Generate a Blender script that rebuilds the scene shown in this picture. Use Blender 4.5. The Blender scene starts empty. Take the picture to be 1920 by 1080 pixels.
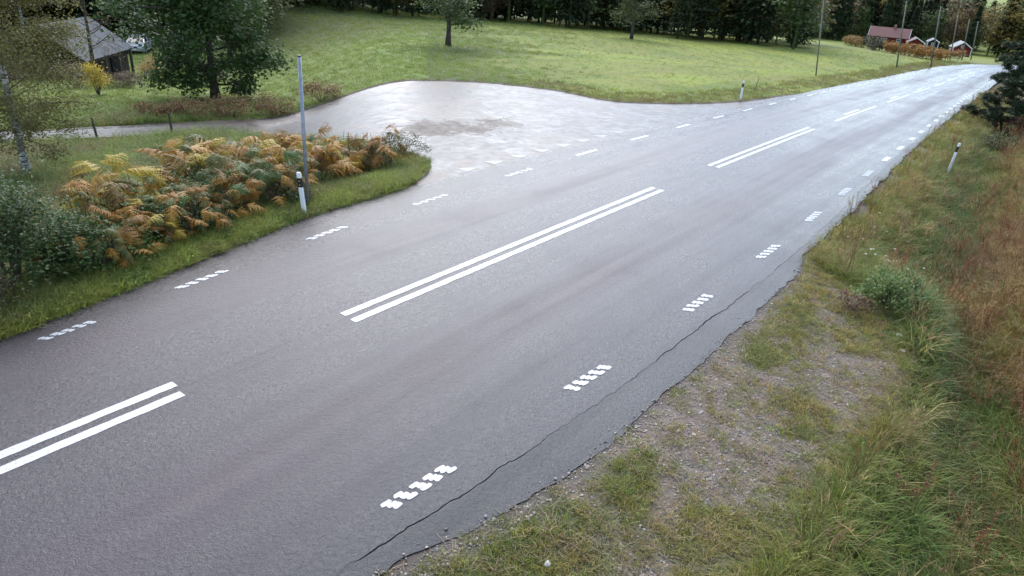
import bpy, bmesh, math, random
import numpy as np
from mathutils import Vector, Matrix

scene = bpy.context.scene
COL = scene.collection
random.seed(5); rng = np.random.default_rng(5)

# ---------------------------------------------------------------- camera
cd = bpy.data.cameras.new('camera'); cam = bpy.data.objects.new('camera', cd); COL.objects.link(cam)
F_PX, PITCH, ROLL, CAM_H = 1299.05, 0.4335, 0.0750, 5.2299
fwd = Vector((0, math.cos(PITCH), -math.sin(PITCH))); rt = Vector((1, 0, 0)); upv = rt.cross(fwd)
r2 = rt * math.cos(ROLL) + upv * math.sin(ROLL); u2 = upv * math.cos(ROLL) - rt * math.sin(ROLL)
M = Matrix((r2, u2, -fwd)).transposed().to_4x4(); M.translation = (0, 0, CAM_H)
cam.matrix_world = M
cd.sensor_width = 36.0; cd.lens = F_PX / 1920 * 36.0; cd.clip_start = 0.1; cd.clip_end = 5000
scene.camera = cam

# ---------------------------------------------------------------- sky, sun, exposure (overcast, wet afternoon)
SUN_EL, SUN_AZ = math.radians(45), math.radians(-12)        # azimuth from +Y towards +X
world = bpy.data.worlds.new('World'); scene.world = world; world.use_nodes = True
wn = world.node_tree.nodes; wl = world.node_tree.links; wn.clear()
sky = wn.new('ShaderNodeTexSky'); sky.sky_type = 'NISHITA'; sky.sun_disc = False
sky.sun_elevation = SUN_EL; sky.sun_rotation = SUN_AZ; sky.air_density = 1.0; sky.dust_density = 0.8; sky.ozone_density = 1.0
hs = wn.new('ShaderNodeHueSaturation'); hs.inputs['Saturation'].default_value = 0.86
bg = wn.new('ShaderNodeBackground'); bg.inputs['Strength'].default_value = 0.15
wo = wn.new('ShaderNodeOutputWorld')
wl.new(sky.outputs[0], hs.inputs['Color']); wl.new(hs.outputs[0], bg.inputs[0]); wl.new(bg.outputs[0], wo.inputs[0])
sd = bpy.data.lights.new('sun', 'SUN'); sd.energy = 1.5; sd.angle = math.radians(60); sd.color = (1.0, 0.97, 0.93)
so = bpy.data.objects.new('sun', sd); COL.objects.link(so)
sdir = Vector((math.sin(SUN_AZ) * math.cos(SUN_EL), math.cos(SUN_AZ) * math.cos(SUN_EL), math.sin(SUN_EL)))
so.rotation_euler = (-sdir).to_track_quat('-Z', 'Y').to_euler(); so.location = (0, 0, 30)
vs = scene.view_settings; vs.view_transform = 'Standard'; vs.look = 'None'; vs.gamma = 1.0; vs.use_curve_mapping = False
vs.exposure = 1.66
scene.render.engine = 'CYCLES'
scene.cycles.max_bounces = 4; scene.cycles.diffuse_bounces = 2; scene.cycles.glossy_bounces = 2; scene.cycles.transmission_bounces = 2; scene.cycles.transparent_max_bounces = 4; scene.cycles.caustics_reflective = False; scene.cycles.caustics_refractive = False

# ---------------------------------------------------------------- terrain
TH = math.radians(35.5)                     # heading of the main road
DV = (math.sin(TH), math.cos(TH)); NV = (math.cos(TH), -math.sin(TH)); RO = (0.0, 14.0)

def table(xs, ys, sig=2.0, lo=-60.0, hi=420.0, n=4801):
    g = np.linspace(lo, hi, n); v = np.interp(g, xs, ys)
    k = max(1, int(sig / (g[1] - g[0]))); w = np.exp(-0.5 * (np.arange(-3 * k, 3 * k + 1) / k) ** 2); w /= w.sum()
    v = np.convolve(np.pad(v, 3 * k, mode='edge'), w, 'valid')
    return lambda q: np.interp(q, g, v)

def smooth(x, a, b):
    t = np.clip((np.asarray(x, float) - a) / (b - a), 0, 1); return t * t * (3 - 2 * t)

road_c = table([-60, -8, 5, 20, 33, 45, 57, 73, 86, 100, 120, 150, 200, 300, 420],
               [0.0, 0.38, 0.46, 0.62, 0.74, 0.68, 0.45, 0.2, 0.25, 0.5, 1.7, 6.0, 22, 75, 160], 4.0)
off_dash_l = table([-60, -12, -8, -5.8, -2.8, 0.4, 4.1, 7.8, 15, 60, 420], [-2.3, -2.3, -2.46, -2.82, -3.2, -3.33, -3.45, -3.53, -3.6, -3.6, -3.6], .8)
off_dash_r = table([-60, -10, -7, -3.7, 0, 3.3, 7, 10, 16, 22, 31, 37, 46, 60, 420], [3.4, 3.45, 3.6, 3.79, 3.89, 3.92, 3.88, 3.84, 3.73, 3.6, 3.4, 3.27, 3.1, 3.05, 3.2], .8)
off_edge_l = table([-60, -12, -8.8, -6.2, -2.5, -0.6, 33, 58, 70, 420], [-2.6, -2.6, -2.85, -3.38, -4.25, -4.33, -4.22, -4.4, -4.3, -4.3], .6)
off_edge_r = table([-60, -12, -8.2, -6.4, -5.4, -2.7, 2.6, 3.6, 8.3, 18, 35, 50, 65, 420], [3.9, 3.9, 4.15, 4.6, 4.74, 4.82, 4.82, 4.55, 4.5, 4.1, 3.75, 3.65, 3.6, 3.7], .25)
off_crack = table([-60, -8, -6.9, -5.8, -3.1, 2.2, 7, 18, 30, 420], [3.6, 3.87, 4.02, 4.12, 4.26, 4.42, 4.29, 3.86, 3.6, 3.5], .5)
off_ditch = table([-60, -12, -3.7, 1.5, 6.1, 19.6, 40, 420], [10.5, 10.0, 8.9, 7.8, 7.0, 6.3, 6.2, 6.2], 1.5)

def to_ab(x, y):
    dx = np.asarray(x, float) - RO[0]; dy = np.asarray(y, float) - RO[1]
    return dx * DV[0] + dy * DV[1], dx * NV[0] + dy * NV[1]
def to_xy(a, b):
    a = np.asarray(a, float); b = np.asarray(b, float)
    return RO[0] + a * DV[0] + b * NV[0], RO[1] + a * DV[1] + b * NV[1]
def road_xy(a, u):
    return to_xy(a, road_c(a) + u)

_DR = [0, 15, 20, 25, 30, 35, 40, 45, 50, 55, 62, 71, 90, 110, 130, 150, 170, 210, 260, 400, 3000]
_ZR = [0, 0] + [-0.4726e-3 * (d - 15) ** 2 for d in _DR[2:12]] + [-2.1, -2.75, -3.5, -4.4, -5.3, -7.2, -8.5, -6.0, 30.0]
_DL = [0, 13, 17, 22, 30, 42, 52, 62, 76, 95, 150, 300, 3000]
_ZL = [0, 0, -.35, -.9, -1.5, -2.4, -3.2, -4.1, -4.4, -3.5, 1.0, 10, 40]
def base_z(x, y):
    x = np.asarray(x, float); y = np.asarray(y, float)
    D = np.hypot(x, y); az = np.degrees(np.arctan2(x, y))
    a, b = to_ab(x, y); u = b - road_c(a)
    w = np.maximum(smooth(az, -21, -9), smooth(u, -8.0, -5.0))
    return np.interp(D, _DR, _ZR) * w + np.interp(D, _DL, _ZL) * (1 - w)

_rng = np.random.default_rng(11)
_P = _rng.random((64, 64))
def noise(x, y, scale=1.0, octs=3, seed=0):
    x = np.asarray(x, float) / scale + 17.3 * seed; y = np.asarray(y, float) / scale - 9.1 * seed
    tot = 0.0; amp = 1.0; norm = 0.0
    for o in range(octs):
        xi = np.floor(x).astype(int); yi = np.floor(y).astype(int); fx = x - xi; fy = y - yi
        fx = fx * fx * (3 - 2 * fx); fy = fy * fy * (3 - 2 * fy)
        g = lambda i, j: _P[(xi + i) % 64, (yi + j) % 64]
        v = (g(0, 0) * (1 - fx) + g(1, 0) * fx) * (1 - fy) + (g(0, 1) * (1 - fx) + g(1, 1) * fx) * fy
        tot = tot + amp * v; norm += amp; amp *= 0.5; x = x * 2.03 + 5.1; y = y * 2.03 + 3.7
    return tot / norm

SIDE_L = [(-3.55, 16.0), (-3.05, 16.5), (-2.62, 17.6), (-2.54, 18.6), (-2.6, 19.3), (-2.88, 19.8), (-3.35, 20.15), (-4.7, 21.4), (-7.0, 24.0), (-9.5, 26.0), (-12.4, 26.6), (-15.2, 24.9), (-17.3, 23.9), (-22.0, 21.6), (-30.0, 18.5), (-48, 12)]
SIDE_R = [(16.3, 42.9), (10.9, 36.3), (6.9, 33.7), (4.05, 32.95), (2.75, 34.05), (1.2, 35.6), (-3.0, 36.6), (-8.6, 33.6), (-13.6, 29.3), (-16.6, 27.4), (-19.0, 25.5), (-24.0, 23.2), (-31.5, 20.2), (-50, 14)]
def resample(pts, n):
    p = np.array(pts, float); d = np.r_[0, np.cumsum(np.hypot(*np.diff(p, axis=0).T))]
    f = np.linspace(0, d[-1], n * 4); q = np.stack([np.interp(f, d, p[:, 0]), np.interp(f, d, p[:, 1])], 1)
    return q[np.linspace(0, len(q) - 1, n).astype(int)]
def chaikin(pts, it=2):
    p = np.array(pts, float)
    for _ in range(it):
        q = [p[0]]
        for i in range(len(p) - 1):
            q += [p[i] * .75 + p[i + 1] * .25, p[i] * .25 + p[i + 1] * .75]
        q.append(p[-1]); p = np.array(q)
    return p
_SL = chaikin([(-3.55 + .6 * NV[0], 16.0 + .6 * NV[1])] + SIDE_L); _SR = chaikin([(16.3 + .6 * NV[0], 42.9 + .6 * NV[1])] + SIDE_R)
SIDE_POLY = np.concatenate([_SL, _SR[::-1]])
def in_poly(x, y, poly):
    x = np.asarray(x, float); y = np.asarray(y, float); c = np.zeros(x.shape, bool); n = len(poly); j = n - 1
    for i in range(n):
        xi, yi = poly[i]; xj, yj = poly[j]
        if yi != yj:
            c ^= ((yi > y) != (yj > y)) & (x < (xj - xi) * (y - yi) / (yj - yi) + xi)
        j = i
    return c
def dist_poly(x, y, poly):
    x = np.asarray(x, float); y = np.asarray(y, float); best = np.full(x.shape, 1e9); n = len(poly)
    for i in range(n):
        p = poly[i]; q = poly[(i + 1) % n]; ex, ey = q[0] - p[0], q[1] - p[1]; L = ex * ex + ey * ey + 1e-12
        t = np.clip(((x - p[0]) * ex + (y - p[1]) * ey) / L, 0, 1)
        best = np.minimum(best, np.hypot(x - p[0] - t * ex, y - p[1] - t * ey))
    return best

def ground(x, y):
    """height of the soil surface (road sheets lie on top of it)"""
    x = np.asarray(x, float); y = np.asarray(y, float); shp = x.shape; x = x.ravel(); y = y.ravel()
    z = base_z(x, y).copy(); a, b = to_ab(x, y); u = b - road_c(a)
    el = off_edge_l(a); er = off_edge_r(a); ud = off_ditch(a)
    # right verge: shoulder, ditch and back slope
    wr = 0.75 * (1 - smooth(a, 60, 110))
    apron = smooth(a, -9, -5) * (1 - smooth(a, 3.0, 6.0))
    sh = er + 0.5 + 1.9 * apron
    r = u - er
    prof = -0.009 - 0.055 * smooth(a, 3.2, 4.2) - 0.10 * smooth(u, er, sh) - (wr + 0.0 * apron) * smooth(u, sh, ud) + (wr + 0.5) * smooth(u, ud + 0.3, ud + 2.4) + 0.9 * smooth(u, ud + 2.2, ud + 9) * (1 - smooth(a, 60, 130))
    far = 1 - smooth(a, 120, 160)
    z = z + np.where(u > er, prof * far - 0.02 * (1 - far), 0)
    # left verge
    left = np.where(u < el, -0.03 + 0.06 * smooth(-u, -el + 0.05, -el + 0.35) - 0.20 * smooth(-u, -el + 0.9, -el + 2.2) * (1 - smooth(a, 0, 3)), 0)
    z = z + left
    # under the asphalt
    z = z - np.where((u >= el) & (u <= er), 0.018, 0) - 0.085 * smooth(np.minimum(u - el, er - u), 0.25, 0.6)
    ins = in_poly(x, y, SIDE_POLY) & (u < el + .3)
    near = (np.abs(x) < 80) & (y > -10) & (y < 60)
    d = np.full(x.shape, 9.0); d[near] = dist_poly(x[near], y[near], SIDE_POLY)
    z = np.where(ins, z - 0.03 - 0.09 * smooth(d, 0.0, 0.35), z)
    rough = 0.05 * (noise(x, y, 1.7, 3, 3) - 0.5) + 0.16 * (noise(x, y, 7.0, 2, 5) - 0.5)
    off = np.minimum(1, np.maximum(np.maximum(u - er, el - u), 0) / 1.5) * np.where(ins, 0, np.minimum(1, d / 1.2))
    z = z + rough * off
    return z.reshape(shp)

# ---------------------------------------------------------------- helpers
def link(o, parent=None):
    COL.objects.link(o)
    if parent is not None: o.parent = parent
    return o
def tag(o, label=None, cat=None, group=None, kind=None):
    if label: o['label'] = label
    if cat: o['category'] = cat
    if group: o['group'] = group
    if kind: o['kind'] = kind
    return o
def empty(name, loc=(0, 0, 0), rz=0.0, parent=None):
    o = bpy.data.objects.new(name, None); o.empty_display_size = 0.2
    link(o, parent); o.location = loc; o.rotation_euler = (0, 0, rz); return o
def copy_tree(o, parent=None):
    c = o.copy(); COL.objects.link(c); c.parent = parent
    for ch in list(o.children): copy_tree(ch, c)
    return c

class MB:
    """collects vertices and faces of ONE mesh"""
    def __init__(s): s.v = []; s.f = []; s.m = []; s.uv = None
    def add(s, vs, fs, mi=0):
        n = len(s.v); s.v.extend([tuple(map(float, q)) for q in vs]); s.f.extend([tuple(n + i for i in q) for q in fs]); s.m.extend([mi] * len(fs))
    def box(s, c, d, mi=0, rz=0.0, mat=None):
        x, y, z = d[0] / 2, d[1] / 2, d[2] / 2
        vs = [Vector((a, b, e)) for e in (-z, z) for a, b in ((-x, -y), (x, -y), (x, y), (-x, y))]
        R = mat if mat is not None else Matrix.Rotation(rz, 3, 'Z')
        vs = [R @ q + Vector(c) for q in vs]
        s.add(vs, [(0, 3, 2, 1), (4, 5, 6, 7), (0, 1, 5, 4), (1, 2, 6, 5), (2, 3, 7, 6), (3, 0, 4, 7)], mi)
    def tube(s, pts, rad, n=8, mi=0, cap=True):
        pts = [Vector(q) for q in pts]; rings = []; ref = None
        for i, q in enumerate(pts):
            t = (pts[min(i + 1, len(pts) - 1)] - pts[max(i - 1, 0)]);
            if t.length < 1e-9: t = Vector((0, 0, 1))
            t.normalize()
            if ref is None: ref = Vector((1, 0, 0)) if abs(t.x) < 0.9 else Vector((0, 1, 0))
            a = (ref - t * ref.dot(t)).normalized(); b = t.cross(a); ref = a
            r = rad[i] if hasattr(rad, '__len__') else rad
            rings.append([q + (a * math.cos(2 * math.pi * k / n) + b * math.sin(2 * math.pi * k / n)) * r for k in range(n)])
        vs = [v for r in rings for v in r]; fs = []
        for i in range(len(rings) - 1):
            for k in range(n):
                fs.append((i * n + k, i * n + (k + 1) % n, (i + 1) * n + (k + 1) % n, (i + 1) * n + k))
        if cap: fs += [tuple(range(n - 1, -1, -1)), tuple((len(rings) - 1) * n + k for k in range(n))]
        s.add(vs, fs, mi)
    def prism(s, poly, z0, z1, mi=0):
        n = len(poly); vs = [(x, y, z0) for x, y in poly] + [(x, y, z1) for x, y in poly]
        s.add(vs, [tuple(range(n - 1, -1, -1)), tuple(range(n, 2 * n))] + [(i, (i + 1) % n, n + (i + 1) % n, n + i) for i in range(n)], mi)
    def mesh(s, name, mats, smooth=False):
        me = bpy.data.meshes.new(name); me.from_pydata(s.v, [], s.f)
        for m in (mats if isinstance(mats, (list, tuple)) else [mats]): me.materials.append(m)
        if any(s.m): me.polygons.foreach_set('material_index', s.m)
        if smooth: me.polygons.foreach_set('use_smooth', [True] * len(me.polygons))
        me.update(); return me
    def build(s, name, mats, parent=None, smooth=False, loc=(0, 0, 0), rot=(0, 0, 0)):
        o = bpy.data.objects.new(name, s.mesh(name, mats, smooth)); link(o, parent); o.location = loc; o.rotation_euler = rot; return o

def bevel(o, w=0.01, seg=2):
    m = o.modifiers.new('bevel', 'BEVEL'); m.width = w; m.segments = seg; m.limit_method = 'ANGLE'; return o

# ---------------------------------------------------------------- materials
class NT:
    def __init__(s, name):
        s.m = bpy.data.materials.new(name); s.m.use_nodes = True; s.t = s.m.node_tree; s.n = s.t.nodes; s.l = s.t.links
        s.b = s.n['Principled BSDF']; s.out = s.n['Material Output']
    def new(s, typ, **kw):
        n = s.n.new(typ)
        for k, v in kw.items(): setattr(n, k, v)
        return n
    def sock(s, v, inp):
        if isinstance(v, bpy.types.NodeSocket): s.l.new(v, inp)
        else:
            if inp.type == 'RGBA' and len(v) == 3: v = (*v, 1)
            inp.default_value = v
    def coord(s, kind='Object', scale=None, rot=None):
        c = s.new('ShaderNodeTexCoord').outputs[kind]
        if scale is not None or rot is not None:
            mp = s.new('ShaderNodeMapping'); s.l.new(c, mp.inputs[0])
            if scale is not None: mp.inputs['Scale'].default_value = scale
            if rot is not None: mp.inputs['Rotation'].default_value = rot
            c = mp.outputs[0]
        return c
    def noise(s, vec, scale, detail=4, rough=0.55, dist=0.0):
        n = s.new('ShaderNodeTexNoise'); s.l.new(vec, n.inputs['Vector']); n.inputs['Scale'].default_value = scale
        n.inputs['Detail'].default_value = detail; n.inputs['Roughness'].default_value = rough; n.inputs['Distortion'].default_value = dist
        return n.outputs['Fac']
    def ramp(s, fac, stops):
        r = s.new('ShaderNodeValToRGB'); s.l.new(fac, r.inputs[0]); e = r.color_ramp.elements
        while len(e) < len(stops): e.new(0.5)
        for q, (p, c) in zip(e, stops):
            q.position = p; q.color = (*c, 1) if hasattr(c, '__len__') else (c, c, c, 1)
        return r.outputs[0]
    def mix(s, fac, a, b, mode='MIX'):
        n = s.new('ShaderNodeMix', data_type='RGBA', blend_type=mode)
        s.sock(fac, n.inputs[0]); s.sock(a, n.inputs[6]); s.sock(b, n.inputs[7]); return n.outputs[2]
    def math(s, op, a, b=0.0, clamp=False):
        n = s.new('ShaderNodeMath', operation=op, use_clamp=clamp); s.sock(a, n.inputs[0]); s.sock(b, n.inputs[1]); return n.outputs[0]
    def rng(s, v, a, b, c=0.0, d=1.0):
        n = s.new('ShaderNodeMapRange'); n.clamp = True; s.l.new(v, n.inputs[0])
        for i, q in enumerate((a, b, c, d)): n.inputs[1 + i].default_value = q
        return n.outputs[0]
    def bump(s, h, strength=0.5, dist=0.01, nrm=None):
        n = s.new('ShaderNodeBump'); s.l.new(h, n.inputs['Height']); n.inputs['Strength'].default_value = strength; n.inputs['Distance'].default_value = dist
        if nrm is not None: s.l.new(nrm, n.inputs['Normal'])
        return n.outputs[0]
    def set(s, col=None, rough=None, normal=None, spec=None, metal=None, coat=None):
        if col is not None: s.sock(col, s.b.inputs['Base Color'])
        if rough is not None: s.sock(rough, s.b.inputs['Roughness'])
        if normal is not None: s.l.new(normal, s.b.inputs['Normal'])
        if spec is not None: s.sock(spec, s.b.inputs['Specular IOR Level'])
        if metal is not None: s.sock(metal, s.b.inputs['Metallic'])
        if coat is not None: s.sock(coat, s.b.inputs['Coat Weight'])
        return s.m
    def leafy(s, col, trans=0.3, rough=0.55):
        """diffuse + some light through the leaf"""
        s.set(col, rough, spec=0.3)
        tr = s.new('ShaderNodeBsdfTranslucent'); s.sock(col, tr.inputs[0])
        mx = s.new('ShaderNodeMixShader'); mx.inputs[0].default_value = trans
        s.l.new(s.b.outputs[0], mx.inputs[1]); s.l.new(tr.outputs[0], mx.inputs[2]); s.l.new(mx.outputs[0], s.out.inputs[0])
        return s.m

def simple(name, col, rough=0.6, var=0.15, scale=6.0, metal=0.0, spec=0.5):
    t = NT(name); n = t.noise(t.coord(), scale, 5)
    dark = tuple(c * (1 - var) for c in col); light = tuple(min(1, c * (1 + var)) for c in col)
    return t.set(t.ramp(n, [(0.3, dark), (0.7, light)]), rough, metal=metal, spec=spec)

MAT = {}
def mat_asphalt(name, tone=(0.030, 0.0245, 0.0305), wetness=0.0):
    t = NT(name); uv = t.new('ShaderNodeUVMap'); uv.uv_map = 'road'; v = uv.outputs[0]
    obj = t.coord('Object')
    fine = t.noise(obj, 70, 3, 0.6); med = t.noise(obj, 22, 4, 0.65); big = t.noise(obj, 0.45, 4, 0.6)
    sp = t.new('ShaderNodeMapping'); t.l.new(v, sp.inputs[0]); sp.inputs['Scale'].default_value = (0.09, 2.2, 1)
    streak = t.noise(sp.outputs[0], 1.0, 5, 0.6)
    vo = t.new('ShaderNodeTexVoronoi'); t.l.new(obj, vo.inputs['Vector']); vo.inputs['Scale'].default_value = 75
    sx = t.new('ShaderNodeSeparateXYZ'); t.l.new(v, sx.inputs[0]); au = t.math('ABSOLUTE', sx.outputs[1])
    lane = t.math('ABSOLUTE', t.math('SUBTRACT', au, 1.95)); leather = t.noise(obj, 13, 5, 0.72, 0.4)
    col = t.mix(t.rng(fine, 0.33, 0.67), tuple(c * 0.50 for c in tone), tuple(c * 1.5 for c in tone))
    col = t.mix(t.math('MULTIPLY', t.rng(vo.outputs['Color'], 0.60, 1.0), 0.6), col, (0.15, 0.12, 0.12))
    col = t.mix(t.rng(leather, 0.36, 0.62, 0.5, 0.0), col, tuple(c * 0.55 for c in tone))
    col = t.mix(t.rng(streak, 0.42, 0.66, 0.0, 0.26), col, tuple(c * 0.58 for c in tone))
    col = t.mix(t.math('MULTIPLY', t.rng(lane, 0.15, 0.75, 1, 0), t.rng(big, 0.35, 0.6, 0.15, 0.6)), col, (tone[0] * 1.75, tone[1] * 1.45, tone[2] * 1.35))
    col = t.mix(t.rng(sx.outputs[1], 2.6, 3.7, 0, 0.85), col, (tone[0] * 0.55, tone[1] * 0.6, tone[2] * 0.7))
    seam = t.math('MULTIPLY', t.rng(t.math('ABSOLUTE', t.math('ADD', sx.outputs[1], t.rng(leather, 0.3, 0.7, -0.03, 0.03))), 0.012, 0.03, 1, 0), t.rng(big, 0.4, 0.6, 0.2, 0.9))
    col = t.mix(seam, col, tuple(c * 0.35 for c in tone))
    ue = t.new('ShaderNodeUVMap'); ue.uv_map = 'edge'; se = t.new('ShaderNodeSeparateXYZ'); t.l.new(ue.outputs[0], se.inputs[0])
    wob = t.rng(t.noise(obj, 2.6, 5, 0.7), 0.25, 0.75, -0.16, 0.16)
    ck = t.math('MULTIPLY', t.rng(t.math('ABSOLUTE', t.math('SUBTRACT', t.math('ADD', se.outputs[1], wob), 0.42)), 0.006, 0.022, 1, 0), t.rng(med, 0.38, 0.55, 0.2, 0.9))
    stain = t.math('MULTIPLY', t.rng(se.outputs[1], 0.2, 0.9, 1, 0), t.rng(t.noise(obj, 1.3, 4, 0.65), 0.45, 0.62, 0, 0.75))
    col = t.mix(stain, col, tuple(c * 0.45 for c in tone)); col = t.mix(ck, col, tuple(c * 0.2 for c in tone))
    patchn = t.noise(obj, 0.9, 5, 0.6, 0.5); col = t.mix(t.rng(patchn, 0.55, 0.66, 0, 0.35), col, tuple(c * 0.55 for c in tone))
    r = t.math('ADD', t.rng(streak, 0.3, 0.7, 0.24, 0.42), t.rng(big, 0.3, 0.7, -0.05, 0.07))
    r = t.math('ADD', r, t.rng(leather, 0.3, 0.7, -0.05, 0.07))
    r = t.math('ADD', r, t.rng(lane, 0.3, 0.9, 0.06, -0.05))
    r = t.math('SUBTRACT', r, t.rng(sx.outputs[1], -3.5, 1.0, 0.06, -0.01))
    r = t.math('SUBTRACT', r, wetness, clamp=True)
    h = t.math('ADD', t.math('MULTIPLY', fine, 0.5), t.math('ADD', t.math('MULTIPLY', med, 0.7), t.math('MULTIPLY', leather, 0.8)))
    return t.set(col, r, t.bump(h, 0.85, 0.018), spec=0.35)

def mat_side():
    t = NT('wet_gravel_asphalt'); obj = t.coord('Object')
    fine = t.noise(obj, 45, 4, 0.65); med = t.noise(obj, 3.0, 4, 0.6, 0.3); big = t.noise(obj, 0.35, 4, 0.6, 0.6)
    uv = t.new('ShaderNodeUVMap'); uv.uv_map = 'road'
    sx = t.new('ShaderNodeSeparateXYZ'); t.l.new(uv.outputs[0], sx.inputs[0])
    grav = t.rng(sx.outputs[0], 0.34, 0.56)
    asp = t.mix(t.rng(fine, 0.35, 0.65), (0.022, 0.019, 0.020), (0.052, 0.046, 0.046))
    gr = t.mix(t.rng(fine, 0.3, 0.7), (0.07, 0.06, 0.052), (0.17, 0.145, 0.125))
    col = t.mix(grav, asp, gr)
    mud = t.math('MULTIPLY', t.rng(big, 0.50, 0.58), t.rng(med, 0.35, 0.6))
    col = t.mix(t.math('MULTIPLY', mud, 0.75), col, (0.085, 0.055, 0.038))
    # two wheel tracks hold the water on the gravel part
    w1 = t.rng(t.math('ABSOLUTE', t.math('SUBTRACT', sx.outputs[1], 0.22)), 0.06, 0.17, 1, 0)
    w2 = t.rng(t.math('ABSOLUTE', t.math('SUBTRACT', sx.outputs[1], 0.74)), 0.07, 0.18, 1, 0)
    track = t.math('MULTIPLY', t.math('MAXIMUM', w1, w2), grav)
    pud = t.math('MULTIPLY', track, t.rng(med, 0.36, 0.5))
    r = t.math('ADD', t.rng(med, 0.3, 0.7, 0.34, 0.52), t.math('MULTIPLY', grav, 0.2))
    r = t.math('SUBTRACT', r, t.math('MULTIPLY', pud, 0.5), clamp=True)
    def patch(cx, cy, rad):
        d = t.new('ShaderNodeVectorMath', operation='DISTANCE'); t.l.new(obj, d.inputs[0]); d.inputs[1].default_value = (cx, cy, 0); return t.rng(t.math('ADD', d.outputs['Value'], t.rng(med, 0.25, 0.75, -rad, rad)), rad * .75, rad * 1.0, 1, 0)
    mudp = t.math('MAXIMUM', patch(-3.3, 24.0, 1.3), t.math('MAXIMUM', patch(-2.2, 24.6, 1.2), patch(-1.0, 25.9, .9)))  # uneven dark brown, rougher patches near the mouth of the side road
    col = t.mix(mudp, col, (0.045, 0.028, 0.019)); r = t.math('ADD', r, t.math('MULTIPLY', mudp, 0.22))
    wet = t.rng(t.noise(obj, 0.8, 4, 0.6, 0.8), 0.50, 0.66); r = t.math('SUBTRACT', r, t.math('MULTIPLY', wet, 0.12)); col = t.mix(t.math('MULTIPLY', wet, 0.5), col, (0.05, 0.042, 0.038))
    r = t.math('MAXIMUM', r, 0.07)
    h = t.math('ADD', t.math('MULTIPLY', fine, 0.7), t.math('MULTIPLY', med, 0.25))
    bs = t.new('ShaderNodeBump'); t.l.new(h, bs.inputs['Height']); bs.inputs['Distance'].default_value = 0.012
    t.l.new(t.rng(pud, 0.0, 0.6, 0.5, 0.06), bs.inputs['Strength'])
    return t.set(col, r, bs.outputs[0], spec=0.28)

def mat_ground():
    t = NT('soil_and_turf'); obj = t.coord('Object'); at = t.new('ShaderNodeAttribute'); at.attribute_name = 'cover'
    f = t.noise(obj, 38, 5, 0.7); m = t.noise(obj, 5.0, 5, 0.65); b = t.noise(obj, 0.22, 4, 0.6)
    col = t.mix(t.rng(f, 0.3, 0.7, 0, 0.75), at.outputs['Color'], t.mix(1.0, at.outputs['Color'], (0.42, 0.40, 0.40), 'MULTIPLY'))
    col = t.mix(t.rng(m, 0.35, 0.7, 0, 0.5), col, t.mix(1.0, col, (1.45, 1.25, 0.95), 'MULTIPLY'))
    col = t.mix(t.rng(b, 0.4, 0.65, 0, 0.35), col, t.mix(1.0, col, (0.8, 0.95, 0.8), 'MULTIPLY'))
    h = t.math('ADD', f, t.math('MULTIPLY', m, 1.5))
    return t.set(col, 0.9, t.bump(h, 0.7, 0.03), spec=0.2)

def mat_paint():
    t = NT('road_paint'); obj = t.coord('Object'); f = t.noise(obj, 45, 4, 0.7); m = t.noise(obj, 6, 3)
    col = t.mix(t.rng(f, 0.48, 0.66, 0, 0.85), (0.38, 0.39, 0.40), (0.12, 0.115, 0.115))
    col = t.mix(t.rng(m, 0.4, 0.75, 0, 0.3), col, (0.25, 0.25, 0.25))
    wr = t.noise(obj, 17, 5, 0.75); col = t.mix(t.rng(wr, 0.55, 0.66, 0, 0.7), col, (0.075, 0.07, 0.075))
    return t.set(col, 0.36, t.bump(f, 0.4, 0.008), spec=0.6)
def mat_paint_worn():
    t = NT('road_paint_worn'); obj = t.coord('Object'); f = t.noise(obj, 30, 4, 0.7); m = t.noise(obj, 5, 3)
    k = t.math('MULTIPLY', t.rng(f, 0.42, 0.6), t.rng(m, 0.35, 0.6, 0.3, 1))
    return t.set(t.mix(k, (0.18, 0.18, 0.18), (0.045, 0.075, 0.075)), 0.45, t.bump(f, 0.4, 0.01))

def mat_tint(name, trans=0.3, var=0.35, rough=0.6):
    """leaf or blade whose colour comes with each instance"""
    t = NT(name); at = t.new('ShaderNodeAttribute'); at.attribute_type = 'INSTANCER'; at.attribute_name = 'tint'
    ob = t.coord('Object'); n = t.noise(ob, 14, 2)
    col = t.mix(t.rng(n, 0.3, 0.7, 0, 1), t.mix(1.0, at.outputs['Color'], (1 - var,) * 3, 'MULTIPLY'), t.mix(1.0, at.outputs['Color'], (1 + var, 1 + var, 1 + var * 0.6), 'MULTIPLY'))
    return t.leafy(col, trans, rough)

def mat_leaf(name, cols, trans=0.3, scale=1.1):
    """leaf colour varying through the plant"""
    t = NT(name); ob = t.coord('Object'); n = t.noise(ob, scale, 4, 0.7); f = t.noise(ob, 23, 2, 0.6)
    s = [(0.30 + 0.40 * i / max(1, len(cols) - 1), c) for i, c in enumerate(cols)]
    col = t.ramp(t.math('ADD', t.math('MULTIPLY', n, 0.62), t.math('MULTIPLY', f, 0.38)), s)
    return t.leafy(col, trans)

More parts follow.
